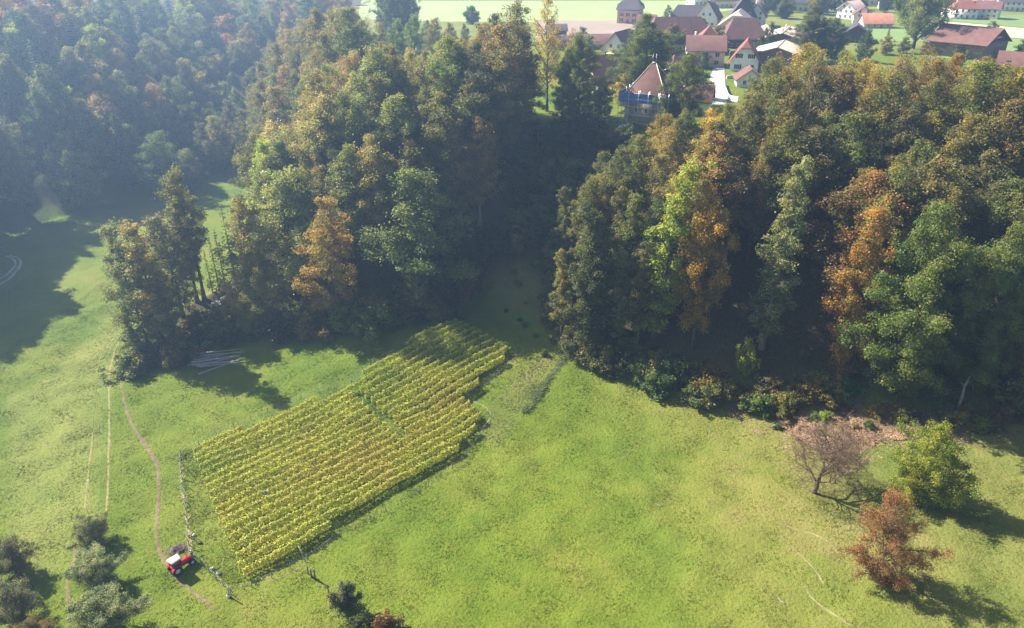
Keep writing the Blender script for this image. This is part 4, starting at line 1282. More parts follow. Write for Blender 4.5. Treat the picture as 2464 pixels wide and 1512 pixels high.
def house(name, label, px, py, rot, L, W, wh, rh, k=1.0, hip=0.0, wall='white', roof='roof_red', ov=0.7, gov=0.6, chim=1, storeys=None, shutters=False, cat='house', gable=None, door=True, ridge=None,
          group=None, win=(0.95, 1.25), gap=2.7, plinth=None, nowin=False, loc=None):
    p = at(px, py) if loc is None else np.array(loc, float)
    th = R(rot)
    root = thing(name, label, cat, (p[0], p[1], p[2] - 0.05), th, group)
    # walls with their gable ends
    m = MB()
    a, b = L / 2, W / 2
    if k <= 0:
        m.box(-a, a, -b, b, -1.5, wh)
    else:
        zk = wh + rh * k - 0.12; yk = b * (1 - k)
        prof = [(-b, -1.5), (b, -1.5), (b, wh - 0.1), (yk, zk), (-yk, zk), (-b, wh - 0.1)]
        V = [(-a, y, z) for y, z in prof] + [(a, y, z) for y, z in prof]
        m.add(V, [[0, 5, 2, 1], [6, 7, 8, 11], [5, 4, 3, 2], [11, 8, 9, 10]])
        m.add(V, [[0, 1, 7, 6], [1, 2, 8, 7], [5, 0, 6, 11]])
    m.build('wall', wall, root)
    if gable and k > 0:
        # boarded gable field, set proud of the wall
        g = MB()
        zk = wh + rh * k - 0.2; yk = b * (1 - k)
        for s in (-1, 1):
            V = [(s * (a + 0.03), -b, wh - 0.1), (s * (a + 0.03), b, wh - 0.1), (s * (a + 0.03), yk, zk), (s * (a + 0.03), -yk, zk)]
            V += [(s * (a - 0.05), y, z) for _, y, z in V]
            g.add(V, [[0, 1, 2, 3], [4, 5, 6, 7], [0, 1, 5, 4], [1, 2, 6, 5], [2, 3, 7, 6], [3, 0, 4, 7]])
        g.build('gable_boarding', gable, root)
    rm, top, xr = roof_mesh(L, W, rh, k, hip, ov, gov, wh)
    ro = rm.build('roof', roof, root)
    if ridge:
        MB().tube([(-xr, 0, top + 0.02), (xr, 0, top + 0.02)], 0.16, 6).build('ridge_cap', ridge, ro)
    for c in range(chim):
        x = (-0.28 + 0.5 * c) * L
        MB().box(x - 0.4, x + 0.4, 0.5, 1.3, wh + rh * 0.5, top + 1.1).build('chimney', 'cream', ro)
    if nowin: return root
    st = storeys if storeys is not None else max(1, int(wh / 2.6))
    w, h = win
    faces = [('S', L, 0, lambda u: (u, -b)), ('E', W, math.pi / 2, lambda u: (a, u)), ('N', L, math.pi, lambda u: (-u, b)), ('W', W, -math.pi / 2, lambda u: (-a, -u))]
    for nm, F, r, fn in faces:
        nrm = (math.sin(th + r), -math.cos(th + r))
        if nrm[0] * (-p[0]) + nrm[1] * (-p[1]) < 0.12 * math.hypot(p[0], p[1]): continue
        n = max(1, int((F - 1.2) / gap))
        rows = [(1.0 + 2.65 * s, n) for s in range(st)]
        if nm in 'EW' and k > 0.3 and rh > 3.5: rows.append((wh + 0.45, max(1, int((F * (1 - 1.6 / rh) * 0.55) / gap) + (1 if F > 7 else 0))))
        for ri, (z, nn) in enumerate(rows):
            for j in range(nn):
                u = (j - (nn - 1) / 2) * (F - 1.2) / max(n, 1)
                if door and ri == 0 and j == nn // 2 and nm in 'SE' and nn > 1:
                    x, y = fn(u)
                    d = MB().box(-0.55, 0.55, -0.07, 0.02, 0.0, 2.1).build('door', 'timber_mid', root)
                    d.location = (x, y, 0.05); d.rotation_euler = (0, 0, r)
                    MB().box(0.35, 0.45, -0.14, -0.07, 0.95, 1.05).build('handle', 'steel', d)
                    continue
                x, y = fn(u)
                add_window(root, x, y, z, r, w, h, shutters)
    return root

# castle tower
def castle():
    p = at(1562, 296)
    th = R(-28)
    root = thing('castle_tower', 'square stone castle tower with a steep brown tiled pyramid roof behind scaffolding', 'tower', (p[0], p[1], p[2] - 1.0), th)
    W, wh, rh = 10.0, 9.2, 6.9
    b = W / 2
    m = MB().box(-b, b, -b, b, -2, wh)
    m.build('wall', 'stone', root)
    e = b + 0.75; zt = wh + rh; xr = 0.45
    V = np.array([(-e, -e, wh - 0.25), (e, -e, wh - 0.25), (e, e, wh - 0.25), (-e, e, wh - 0.25), (-xr, 0, zt), (xr, 0, zt)])
    # slight sprocket: the foot of the roof flares out
    k = 0.16
    mid = []
    for i, (x, y) in enumerate([(-1, -1), (1, -1), (1, 1), (-1, 1)]):
        t_ = V[4] if x < 0 else V[5]
        q = V[i] * (1 - k) + t_ * k
        q[2] -= 0.45
        mid.append(q)
    V = np.vstack([V, mid])
    r = MB()
    r.add(V, [[0, 1, 7, 6], [1, 2, 8, 7], [2, 3, 9, 8], [3, 0, 6, 9], [6, 7, 5, 4], [8, 9, 4, 5]])
    r.add(V, [[7, 8, 5], [9, 6, 4]])
    r.add(V[:4] - [0, 0, 0.02], [[0, 3, 2, 1]])
    ro = r.build('roof', 'roof_old', root)
    for i in range(4):
        MB().tube([V[i] + [0, 0, 0.05], V[6 + i] + [0, 0, 0.05], V[4 if i in (0, 3) else 5] + [0, 0, 0.05]], 0.09, 5).build('hip_cap', 'cream', ro)
    MB().tube([V[4] + [0, 0, 0.05], V[5] + [0, 0, 0.05]], 0.2, 6).build('ridge_cap', 'ridge', ro)
    for s in (4, 5):
        MB().tube([V[s], V[s] + [0, 0, 1.1], V[s] + [0, 0, 1.25], V[s] + [0, 0, 1.4], V[s] + [0, 0, 1.55], V[s] + [0, 0, 2.2]], [0.06, 0.05, 0.17, 0.17, 0.05, 0.02], 6).build('finial', 'steel', ro)
    # small white hatch on the right roof face
    d = MB().box(-0.3, 0.5, -0.35, 0.35, -0.3, 0.9).build('roof_hatch', 'white', ro)
    d.location = (e * 0.62, -0.6, wh + 2.3)
    for u in (-2.2, 0.6, 2.4):
        add_window(root, u, -b, 4.6, 0, 0.7, 1.2)
    add_window(root, b, 0.4, 4.6, math.pi / 2, 0.7, 1.2)
    # coursed corner stones
    for sx, sy in ((-1, -1), (1, -1), (1, 1)):
        for q in range(11):
            l = 0.95 if q % 2 else 0.6
            MB().box(-l if sx > 0 else -0.05, 0.05 if sx > 0 else l, -0.05 if sy < 0 else -0.6, 0.6 if sy < 0 else 0.05, 0, 0.74).build('corner_stone', 'cream', root).location = (sx * b, sy * b, 0.2 + q * 0.86)
    # scaffold round it
    so = thing('scaffold', 'steel tube scaffold with blue netting wrapped round the castle tower', 'scaffold', (p[0], p[1], p[2] - 1.0), th)
    s = b + 1.5
    pole = MB().tube([(0, 0, -2.0), (0, 0, wh + 0.9)], 0.06, 6).mesh('pole', 'steel', True)
    led = MB().tube([(-s, 0, 0), (s, 0, 0)], 0.04, 6).mesh('ledger', 'steel', True)
    xs = np.linspace(-s, s, 6)
    for side in range(4):
        c, sn = [(1, 0), (0, 1), (-1, 0), (0, -1)][side]
        for x in xs[:-1]:
            for off in (0.0, 1.0):
                if off and x in (xs[0],): continue
                o = link('pole', pole, so); lx, ly = x, -s + off
                o.location = (c * lx - sn * ly, sn * lx + c * ly, 0)
        for z in (0.2, 2.2, 4.2, 6.2, 7.9, 9.5):
            o = link('ledger', led, so); o.location = (c * 0 - sn * -s, sn * 0 + c * -s, z); o.rotation_euler = (0, 0, side * math.pi / 2)
        for z in (2.0, 4.0, 6.0, 8.0):
            o = MB().box(-s + 0.1, s - 0.1, 0.05, 0.95, 0, 0.06).build('walkway_board', 'board', so)
            o.location = (c * 0 - sn * -s, sn * 0 + c * -s, z); o.rotation_euler = (0, 0, side * math.pi / 2)
        # netting along the top lift
        for i in range(5):
            x0, x1 = xs[i] + 0.04, xs[i + 1] - 0.04
            nx = np.linspace(x0, x1, 7); nz = np.linspace(7.1 if side == 0 else 7.5, 9.45, 5)
            A, B = np.meshgrid(nx, nz)
            bul = 0.10 - 0.14 * np.sin((A - x0) / (x1 - x0) * math.pi) * np.sin((B - 7.1) * 1.6 + i) - 0.03 * rng.random(A.shape)
            V2 = np.stack([A, bul, B], -1).reshape(-1, 3)
            kk = np.arange(35).reshape(5, 7)
            F2 = np.stack([kk[:-1, :-1], kk[:-1, 1:], kk[1:, 1:], kk[1:, :-1]], -1).reshape(-1, 4)
            o = MB().add(V2, F2).add(V2 + [0, 0.02, 0], F2[:, ::-1]).build('netting', 'net', so)
            o.location = (c * 0 - sn * -s, sn * 0 + c * -s, 0); o.rotation_euler = (0, 0, side * math.pi / 2)
    d = MB().box(-0.8, 0.8, -0.06, 0.0, 0, 1.5).build('sign_board', 'plastic_white', so)
    d.location = (s - 1.6, -s - 0.26, 7.9)
    for k_ in range(3):
        MB().box(-0.62, 0.35 - 0.1 * k_, -0.085, -0.06, 1.15 - 0.38 * k_, 1.27 - 0.38 * k_).build('sign_line', 'dark', d)
    o = MB().box(-1.0, 1.0, -0.05, 0.0, -2.0, 1.6).build('netting', 'net', so)
    o.location = (-s + 1.0, -s - 0.15, 0.2)
castle()

house('timbered_house', 'half-timbered castle house right of the scaffolded tower', 1672, 272, -20, 8, 7, 4.6, 3.2, 1.0, 0, 'white', 'roof_old', chim=1, gable='timber', cat='house')
house('red_roof_house', 'long house with a broad weathered red roof left of the castle tower', 1468, 214, 24, 17, 14, 3.6, 7.0, 0.5, 2.2, 'cream', 'roof_red', chim=0)
house('gabled_house', 'red-tiled gabled house with white walls behind the broad red roof', 1494, 136, 58, 13, 11, 3.6, 6.2, 1.0, 0, 'white', 'roof_red', chim=0, ridge='ridge')
house('low_barn', 'low long brown-roofed shed beside the red gabled house', 1442, 116, 6, 16, 8, 2.6, 3.2, 1.0, 0, 'timber_mid', 'roof_brown', chim=0, cat='barn', nowin=True)
house('farm_barn', 'very large brown hipped barn roof behind the round brown tree', 1625, 116, 4, 25, 16, 4.5, 8.0, 0.25, 3.5, 'timber', 'roof_brown', chim=0, cat='barn', nowin=True)
house('farmhouse', 'cream farmhouse with red eaves and two storeys of dark windows by the street', 1692, 156, -8, 13.5, 10, 6.2, 4.2, 1.0, 0, 'cream', 'roof_brown', chim=1, storeys=2, win=(1.5, 1.4), gap=3.2, gable='timber')
house('tiled_annex', 'small annex with a pointed red tiled hip behind the farmhouse', 1700, 128, 86, 8, 8.5, 6.0, 4.6, 0.0, 4.0, 'cream', 'roof_red', chim=0, nowin=True)
house('cottage', 'white cottage with green shutters and half-hipped red roof at the street end', 1790, 166, 72, 12, 9.6, 4.2, 6.2, 0.62, 2.0, 'white', 'roof_red', ov=1.3, gov=1.0, chim=0, storeys=1, shutters=True, win=(1.1, 1.35), gap=3.6)
house('dark_barn', 'barn with a big dark brown hipped roof behind the white cottage', 1783, 112, -4, 15, 13, 4.6, 7.0, 0.2, 3.5, 'timber', 'roof_brown', chim=0, cat='barn', win=(1.3, 1.0))
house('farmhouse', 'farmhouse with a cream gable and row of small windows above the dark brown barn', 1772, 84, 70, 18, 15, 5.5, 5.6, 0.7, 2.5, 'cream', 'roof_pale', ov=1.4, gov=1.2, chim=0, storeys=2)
house('slate_house', 'tall dark-roofed house behind the cream gabled farmhouse', 1785, 62, 75, 14, 13, 5.5, 10.0, 1.0, 0, 'timber', 'roof_dark', chim=0)
house('white_house', 'white house with brown roof right of the tall dark-roofed one', 1818, 62, 70, 12, 9, 5.5, 5.5, 1.0, 0, 'white', 'roof_brown', chim=1)
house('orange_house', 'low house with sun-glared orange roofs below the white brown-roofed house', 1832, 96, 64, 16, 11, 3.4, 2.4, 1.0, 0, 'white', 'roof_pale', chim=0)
house('white_house', 'white gabled house with reddish roof left of the tall dark-roofed house', 1703, 62, 66, 13, 11, 5.0, 7.5, 1.0, 0, 'white', 'roof_brown', chim=0, ov=0.9)
house('black_roof_house', 'house with a low black hipped roof above the large barn', 1655, 56, -14, 17, 13, 3.6, 5.5, 0.2, 3.0, 'timber', 'roof_dark', chim=0)
house('villa', 'pink villa with dark hipped roof and two chimneys alone at the field edge', 1515, 55, -22, 11.5, 10.5, 7.6, 5.0, 0.3, 3.6, 'pink', 'roof_dark', chim=2, storeys=2, win=(0.9, 1.5), shutters=True)
house('annex', 'low red-roofed annex right of the pink villa', 1556, 60, -15, 9, 6, 2.6, 2.6, 1.0, 0, 'pink', 'roof_brown', chim=0, nowin=True)
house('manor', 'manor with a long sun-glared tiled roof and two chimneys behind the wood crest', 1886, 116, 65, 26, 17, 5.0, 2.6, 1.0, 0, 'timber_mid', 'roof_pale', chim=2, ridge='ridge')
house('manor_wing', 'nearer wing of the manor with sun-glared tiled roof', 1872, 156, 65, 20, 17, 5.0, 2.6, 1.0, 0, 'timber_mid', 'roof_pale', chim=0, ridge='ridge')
house('white_house', 'white gabled house half hidden by trees below the cottage', 1800, 206, 80, 8, 8, 2.8, 3.0, 1.0, 0, 'white', 'roof_brown', chim=0)
house('white_house', 'white house glimpsed through the bare crowns of the wood crest', 1960, 248, 10, 12, 9, 6.0, 4.5, 1.0, 0, 'white', 'roof_red', chim=0)
house('big_barn', 'big dark timber barn with brown roof at the right edge', 2322, 132, -52, 21, 21, 6.0, 5.0, 1.0, 0, 'timber_mid', 'roof_brown', ov=1.1, gov=1.0, chim=0, cat='barn', nowin=True, gable='timber')
house('shed', 'dark little shed behind the yellow autumn tree left of the village', 1345, 118, 50, 7, 6, 3.2, 2.4, 1.0, 0, 'timber', 'roof_dark', chim=0, cat='shed', nowin=True)
house('shed', 'dark shed at the ploughed field edge', 1338, 88, 5, 9, 6, 3.4, 2.2, 1.0, 0, 'timber', 'roof_dark', chim=0, cat='shed', nowin=True)
house('brick_house', 'brown-roofed low house below the round brown tree', 1640, 182, 20, 10, 8, 3.0, 4.2, 0.3, 2.0, 'cream', 'roof_brown', chim=0)
house('shed', 'dark gabled barn between the dark trees and the meadow strip', 2055, 98, 70, 14, 12, 3.5, 4.0, 1.0, 0, 'timber', 'roof_dark', chim=0, cat='barn', nowin=True)
house('white_house', 'white house with brown roof glimpsed at the right edge over the wood', 2448, 188, -30, 14, 9, 4.5, 4.0, 1.0, 0, 'white', 'roof_brown', chim=0)
house('bungalow', 'long low house with an orange roof left of the tall poplar', 2104, 66, -4, 14, 9, 2.8, 4.0, 1.0, 0, 'cream', 'roof_orange', chim=0)
house('white_house', 'white house with brown gable behind the orange-roofed bungalow', 2072, 56, 70, 11, 9, 5.2, 3.6, 1.0, 0, 'white', 'roof_brown', chim=0)
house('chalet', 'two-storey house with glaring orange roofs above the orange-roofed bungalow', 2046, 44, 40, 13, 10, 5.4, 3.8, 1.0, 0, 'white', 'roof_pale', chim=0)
house('villa', 'white two-storey villa with a red hipped roof behind the big barn', 2312, 44, -14, 13, 11, 5.8, 3.6, 0.0, 4.0, 'white', 'roof_red', chim=1)
house('villa', 'white villa with grey gable roof right of the red-hipped villa', 2372, 44, -38, 12, 10, 5.6, 3.4, 1.0, 0, 'white', 'roof_brown', chim=1)
house('villa', 'long white house with low roof in the upper right corner', 2436, 26, -20, 18, 10, 5.4, 3.0, 1.0, 0, 'white', 'roof_dark', chim=0)
house('farmhouse', 'large red-roofed farmhouse near the top right corner', 2360, 18, -30, 20, 15, 5.0, 8.5, 0.8, 1.5, 'timber_mid', 'roof_orange', chim=0)
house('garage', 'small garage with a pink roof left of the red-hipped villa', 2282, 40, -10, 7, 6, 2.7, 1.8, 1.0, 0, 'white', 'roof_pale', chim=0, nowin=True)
house('villa', 'white gabled house with dark roof behind the tall poplar', 2266, 22, 60, 12, 10, 5.2, 4.4, 1.0, 0, 'white', 'roof_dark', chim=0)
for k, (px, py, rt, w, r, lb) in enumerate([
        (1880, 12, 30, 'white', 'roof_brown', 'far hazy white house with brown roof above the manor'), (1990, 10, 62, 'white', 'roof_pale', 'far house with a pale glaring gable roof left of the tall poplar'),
        (2036, 24, 25, 'white', 'roof_pale', 'far white house with a pale roof among hazy trees'), (2140, 20, -20, 'white', 'roof_red', 'far red-roofed house behind the poplar crown'),
        (1820, 22, 50, 'white', 'roof_pale', 'far tower-like white gable right of the tall dark roof'), (1745, 18, 10, 'cream', 'roof_brown', 'far brown-roofed house above the white gabled houses'),
        (1930, 26, -15, 'white', 'roof_dark', 'far dark-roofed house over the big dark tree'), (2210, 12, 15, 'white', 'roof_orange', 'far orange-roofed house right of the poplar'),
        (1690, 12, 20, 'white', 'roof_brown', 'far brown-roofed house at the edge of the bright field'), (2095, 10, 70, 'white', 'roof_brown', 'far brown gabled house left of the poplar top')]):
    house('far_house', lb, px, py, rt, 13 + 3 * (k % 3), 10, 5.0, 4.5, 1.0, 0, w, r, chim=k % 2)

# doors and base of the big barn
def barn_front():
    b = [o for o in COL.objects if o.name == 'big_barn'][0]
    L, W = 21, 21
    d = MB().box(-0.12, 0.03, -3.0, 3.0, 0, 4.2).build('door', 'red_door', b); d.location = (L / 2 + 0.15, 2.0, 0.1)
    MB().box(0, 0.12, -3.3, 3.3, 0, 0.2).build('door_rail', 'rim', b).location = (L / 2 + 0.06, 2.0, 4.4)
    MB().box(0, 0.12, -1.8, 1.8, 0, 1.4).build('plinth', 'white', b).location = (L / 2 + 0.06, 7.2, 0)
    MB().box(0, 0.10, -2.6, 2.6, 0, 0.5).build('vent_slot', 'rim', b).location = (L / 2 + 0.06, 0.0, 7.4)
barn_front()

# pale retaining wall by the street, street lamps, garden parasols
def low_wall(name, label, pix, h, t_, mat):
    L = smooth_line([at(*p)[:2] for p in pix], 0.8)
    tg = np.gradient(L, axis=0); tg /= np.linalg.norm(tg, axis=1)[:, None]
    n = np.stack([-tg[:, 1], tg[:, 0]], 1) * t_ / 2
    z = height(L[:, 0], L[:, 1])
    rows = [np.column_stack([L - n, z - 0.3]), np.column_stack([L - n, z + h]), np.column_stack([L + n, z + h]), np.column_stack([L + n, z - 0.3])]
    k = len(L)
    V = np.stack(rows, 1).reshape(-1, 3)
    i = np.arange(k - 1)[:, None] * 4; j = np.arange(3)[None]
    m = MB().add(V, np.stack([i + j, i + j + 1, i + j + 5, i + j + 4], -1).reshape(-1, 4))
    m.add(V[:4], [[0, 1, 2, 3]]).add(V[-4:], [[3, 2, 1, 0]])
    return tag(m.build(name, mat), label, 'wall')
low_wall('garden_wall', 'pale curved retaining wall at the near end of the village street', [(1740, 206), (1744, 222), (1752, 240), (1775, 246)], 1.5, 0.5, 'white')
low_wall('garden_wall', 'low pale garden wall in front of the white cottage', [(1748, 190), (1790, 186), (1830, 192)], 1.0, 0.4, 'cream')
for k, (px, py, lb) in enumerate([(1671, 205, 'thin street lamp by the brown trees left of the street'), (1634, 215, 'thin street lamp behind the castle tower'), (1750, 166, 'thin street lamp at the cottage corner')]):
    p = at(px, py)
    r = thing('street_lamp', lb, 'street lamp', p, 0, 'street lamps of the village')
    MB().tube([(0, 0, 0), (0, 0, 5.6), (0.3, 0, 6.1), (1.0, 0, 6.3)], [0.09, 0.07, 0.06, 0.05], 6).build('pole', 'steel', r, True)
    MB().box(0.75, 1.45, -0.14, 0.14, 6.24, 6.38).build('lamp_head', 'steel', r)
for k, (px, lb) in enumerate([(1441, 'left yellow parasol in front of the red gabled house'), (1468, 'right yellow parasol in front of the red gabled house')]):
    p = at(px, 142)
    r = thing('parasol', lb, 'parasol', p, 0, 'yellow parasols')
    MB().tube([(0, 0, 0), (0, 0, 2.4)], 0.04, 6).build('pole', 'steel', r)
    th_ = np.arange(8) * math.pi / 4
    V = np.vstack([[0, 0, 2.6], np.column_stack([1.7 * np.cos(th_), 1.7 * np.sin(th_), np.full(8, 2.05)]), np.column_stack([1.66 * np.cos(th_), 1.66 * np.sin(th_), np.full(8, 1.9)])])
    m = MB().add(V, [[0, 1 + i, 1 + (i + 1) % 8] for i in range(8)])
    m.add(V, [[1 + i, 9 + i, 9 + (i + 1) % 8, 1 + (i + 1) % 8] for i in range(8)])
    m.build('canopy', 'yellow', r)

# ------------------------------------------------------------------ village trees
def vt(arch, px, py, h, c, label, wide=1.0, name=None, group=None, **kw):
    key = ''.join(ch for ch in arch if not ch.isdigit())
    nm = name or NAME.get(key, 'garden_tree')
    p = at(px, py)
    return tree(arch, p[0], p[1], h, c, nm, label, group, wide, **kw)
vt('great0', 1550, 246, 24.5, (0.080, 0.096, 0.030), 'big dark conical lime tree right behind the castle tower', 1.35, 'lime_tree')
vt('great1', 1392, 292, 22.5, (0.105, 0.112, 0.030), 'conical sunlit tree at the castle garden left of the red roof', 1.05, 'lime_tree')
vt('veil0', 1352, 290, 19, (0.15, 0.145, 0.045), 'pale slim tree at the left of the conical castle garden tree', 0.8, 'lime_tree')
vt('oak0', 1447, 284, 9, DEEP, 'dark low tree between the castle tower and its garden', 1.1, 'oak_tree')
vt('oak1', 1628, 312, 19, (0.085, 0.095, 0.035), 'green round-topped tree on the rim right of the scaffold', 0.9, 'oak_tree')
vt('small1', 1500, 250, 8, (0.20, 0.15, 0.03), 'golden-leaved tree peeping over the scaffold left corner', 1.1)
vt('sparse1', 1316, 268, 31, (0.24, 0.165, 0.035), 'thin golden tree standing free above the spur crest', 0.8, 'birch_tree')
vt('sparse0', 1374, 172, 15, (0.22, 0.13, 0.05), 'thin golden-pink tree at the village edge left of the broad red roof', 0.9, 'birch_tree')
vt('small0', 1416, 142, 8.5, SAGE, 'blue-green bushy tree left of the yellow parasols', 1.25)
vt('small1', 1400, 108, 7, SAGE, 'small round tree at the near edge of the ploughed field', 1.1)
vt('round0', 1612, 146, 13, (0.100, 0.070, 0.032), 'dense round brown tree in front of the large barn', 1.05, 'chestnut_tree')
vt('sparse1', 1655, 232, 12, BROWN, 'brown thinning tree right of the tower roof', 1.1, 'birch_tree')
vt('small0', 1676, 236, 9, DEEP, 'dark green garden tree beside the near end of the street', 1.0)
vt('small1', 1622, 215, 8, BROWN, 'brown garden tree behind the tower roof', 1.2)
vt('small0', 1690, 166, 6.0, (0.05, 0.07, 0.04), 'dark blue-green bush before the farmhouse wall', 1.25)
vt('small1', 1722, 122, 9.5, BROWN, 'brownish tree between the farmhouse and the dark barn', 1.1)
vt('small0', 1740, 128, 5, SAGE, 'pale green bush left of the white cottage roof', 1.2)
vt('oak1', 1606, 58, 9.5, SAGE, 'wide grey-green tree right of the pink villa', 0.9, 'oak_tree')
vt('small1', 1690, 70, 5, GREEN, 'green garden tree below the black hipped roof', 1.2)
vt('oak0', 1846, 128, 12, DEEP, 'dark tree left of the manor roof', 0.85, 'oak_tree')
vt('small0', 1828, 138, 8, DEEP, 'lower dark tree left of the manor roof', 1.1)
vt('great0', 1948, 150, 20, (0.060, 0.066, 0.034), 'big dark round tree right of the manor chimneys', 1.5, 'lime_tree')
vt('great1', 2000, 140, 15, (0.050, 0.062, 0.034), 'dark round tree right beside the big dark one', 1.4, 'lime_tree')
vt('oak0', 2074, 150, 12, (0.05, 0.066, 0.028), 'dark bushy pine at the meadow strip', 0.9, 'pine_tree')
vt('spruce1', 2132, 108, 9, CONIF, 'small dark cone-shaped fir on the meadow strip', 1.0)
vt('poplar0', 2196, 118, 36, (0.12, 0.135, 0.055), 'huge poplar with bare spreading limbs cut by the top edge', 1.0, 'poplar_tree', rz=1.2)
for k, (px, py, h, c, lb) in enumerate([(2270, 134, 6.0, DEEP, 'dark bush left in front of the big barn'), (2300, 140, 5.0, DEEP, 'dark bush under the long wall of the big barn'), (2345, 142, 6.5, OLIVE, 'olive bush at the near corner of the big barn'),
                                        (2222, 132, 5.0, BROWN, 'brown bush under the huge poplar'), (2385, 84, 6.0, SAGE, 'round grey-green tree behind the ridge of the big barn'), (2458, 134, 6.0, GREEN, 'young tree at the right edge by the big barn'),
                                        (2446, 142, 4.0, DEEP, 'dark bush at the right end of the big barn'), (2170, 128, 6, SAGE, 'sage bush left of the poplar foot'), (2130, 132, 7, TAN, 'tan bush in front of the small fir')]):
    vt('small%d' % (k % 2), px, py, h, c, lb, 1.2)
for k, (px, py, h) in enumerate([(928, 86, 25), (958, 82, 27), (990, 84, 25), (945, 96, 22), (975, 94, 22)]):
    vt('oak%d' % (k % 2), px, py, h, (0.045, 0.058, 0.032), 'dark tree of the clump at the field edge beyond the spur', 0.75, 'oak_tree', 'dark clump at the field edge')
vt('round1', 1136, 58, 9, (0.08, 0.12, 0.05), 'lone round green tree on the bright field', 1.0)
for k, (px, py, h, c) in enumerate([(1000, 150, 17, (0.11, 0.14, 0.05)), (1045, 140, 15, TAN), (960, 165, 17, (0.10, 0.13, 0.05)), (1085, 130, 12, BROWN), (920, 160, 15, TAN), (1030, 120, 12, SAGE), (1120, 110, 9, SAGE)]):
    vt('oak%d' % (k % 2), px, py, h, c, ['pale green tree between spur crest and fields, leftmost of the bright ones', 'tan tree behind the spur crest below the lone field tree', 'pale green tree behind the spur crest near the dark clump', 'brown tree behind the spur crest',
        'tan tree below the dark field-edge clump', 'sage tree at the ploughed strip behind the spur crest', 'small sage tree under the lone field tree'][k], 0.9, 'oak_tree')
vt('sparse0', 893, 185, 20, (0.16, 0.15, 0.10), 'almost leafless pale tree behind the spur', 0.8, 'birch_tree')
GV = np.random.default_rng(99)
n = 0
while n < 52:
    px = 1650 + 830 * GV.random(); py = 3 + 42 * GV.random() ** 1.3
    if px < 1760 and py > 16: continue
    if px > 2220 and py > 36: continue
    h = 6.5 + 6 * GV.random()
    c = [SAGE, GREEN, DEEP, OLIVE, TAN][GV.integers(5)]
    vt(['small0', 'small1', 'round0', 'oak0'][GV.integers(4)], px, py, h, tuple(np.array(c) * 0.9), 'far hazy %s tree among the houses %s' % (WORD[c], 'above the manor' if px < 1900 else 'left of the huge poplar' if px < 2180 else 'in the upper right corner'), 1.1, 'garden_tree', 'far trees among the houses')
    n += 1

# ------------------------------------------------------------------ tractor, person, heap and small things by the vineyard corner
def wheel(root, x, y, r, w):
    t_ = MB()
    n = 22
    th_ = np.arange(n) * 2 * math.pi / n
    prof = [(r * 0.58, -w / 2), (r * 0.92, -w / 2), (r, -w * 0.32), (r, w * 0.32), (r * 0.92, w / 2), (r * 0.58, w / 2)]
    V = np.array([[(q * math.cos(a)), yy, q * math.sin(a)] for q, yy in prof for a in th_])
    k = len(prof)
    F = [[i * n + j, i * n + (j + 1) % n, ((i + 1) % k) * n + (j + 1) % n, ((i + 1) % k) * n + j] for i in range(k) for j in range(n)]
    t_.add(V, F)
    for a in th_:
        c, s = math.cos(a), math.sin(a)
        t_.box(-0.05, 0.05, -w * 0.45, w * 0.45, r - 0.02, r + 0.05, rot=[[c, 0, s], [0, 1, 0], [-s, 0, c]])
    wo = bpy.data.objects.new('wheel', None); COL.objects.link(wo); wo.parent = root; wo.location = (x, y, r)
    t_.build('tyre', 'rubber', wo)
    h = MB()
    for q0, q1, yy in ((0.0, r * 0.58, 0.0),):
        s = 1 if y > 0 else -1
        V = np.array([[0, s * w * 0.28, 0]] + [[r * 0.60 * math.cos(a), s * w * 0.36, r * 0.60 * math.sin(a)] for a in th_] + [[r * 0.25 * math.cos(a), s * w * 0.16, r * 0.25 * math.sin(a)] for a in th_])
        h.add(V, [[1 + j, 1 + (j + 1) % n, 1 + n + (j + 1) % n, 1 + n + j] for j in range(n)])
        h.add(V, [[0, 1 + n + j, 1 + n + (j + 1) % n] for j in range(n)])
    h.build('rim', 'rim', wo)

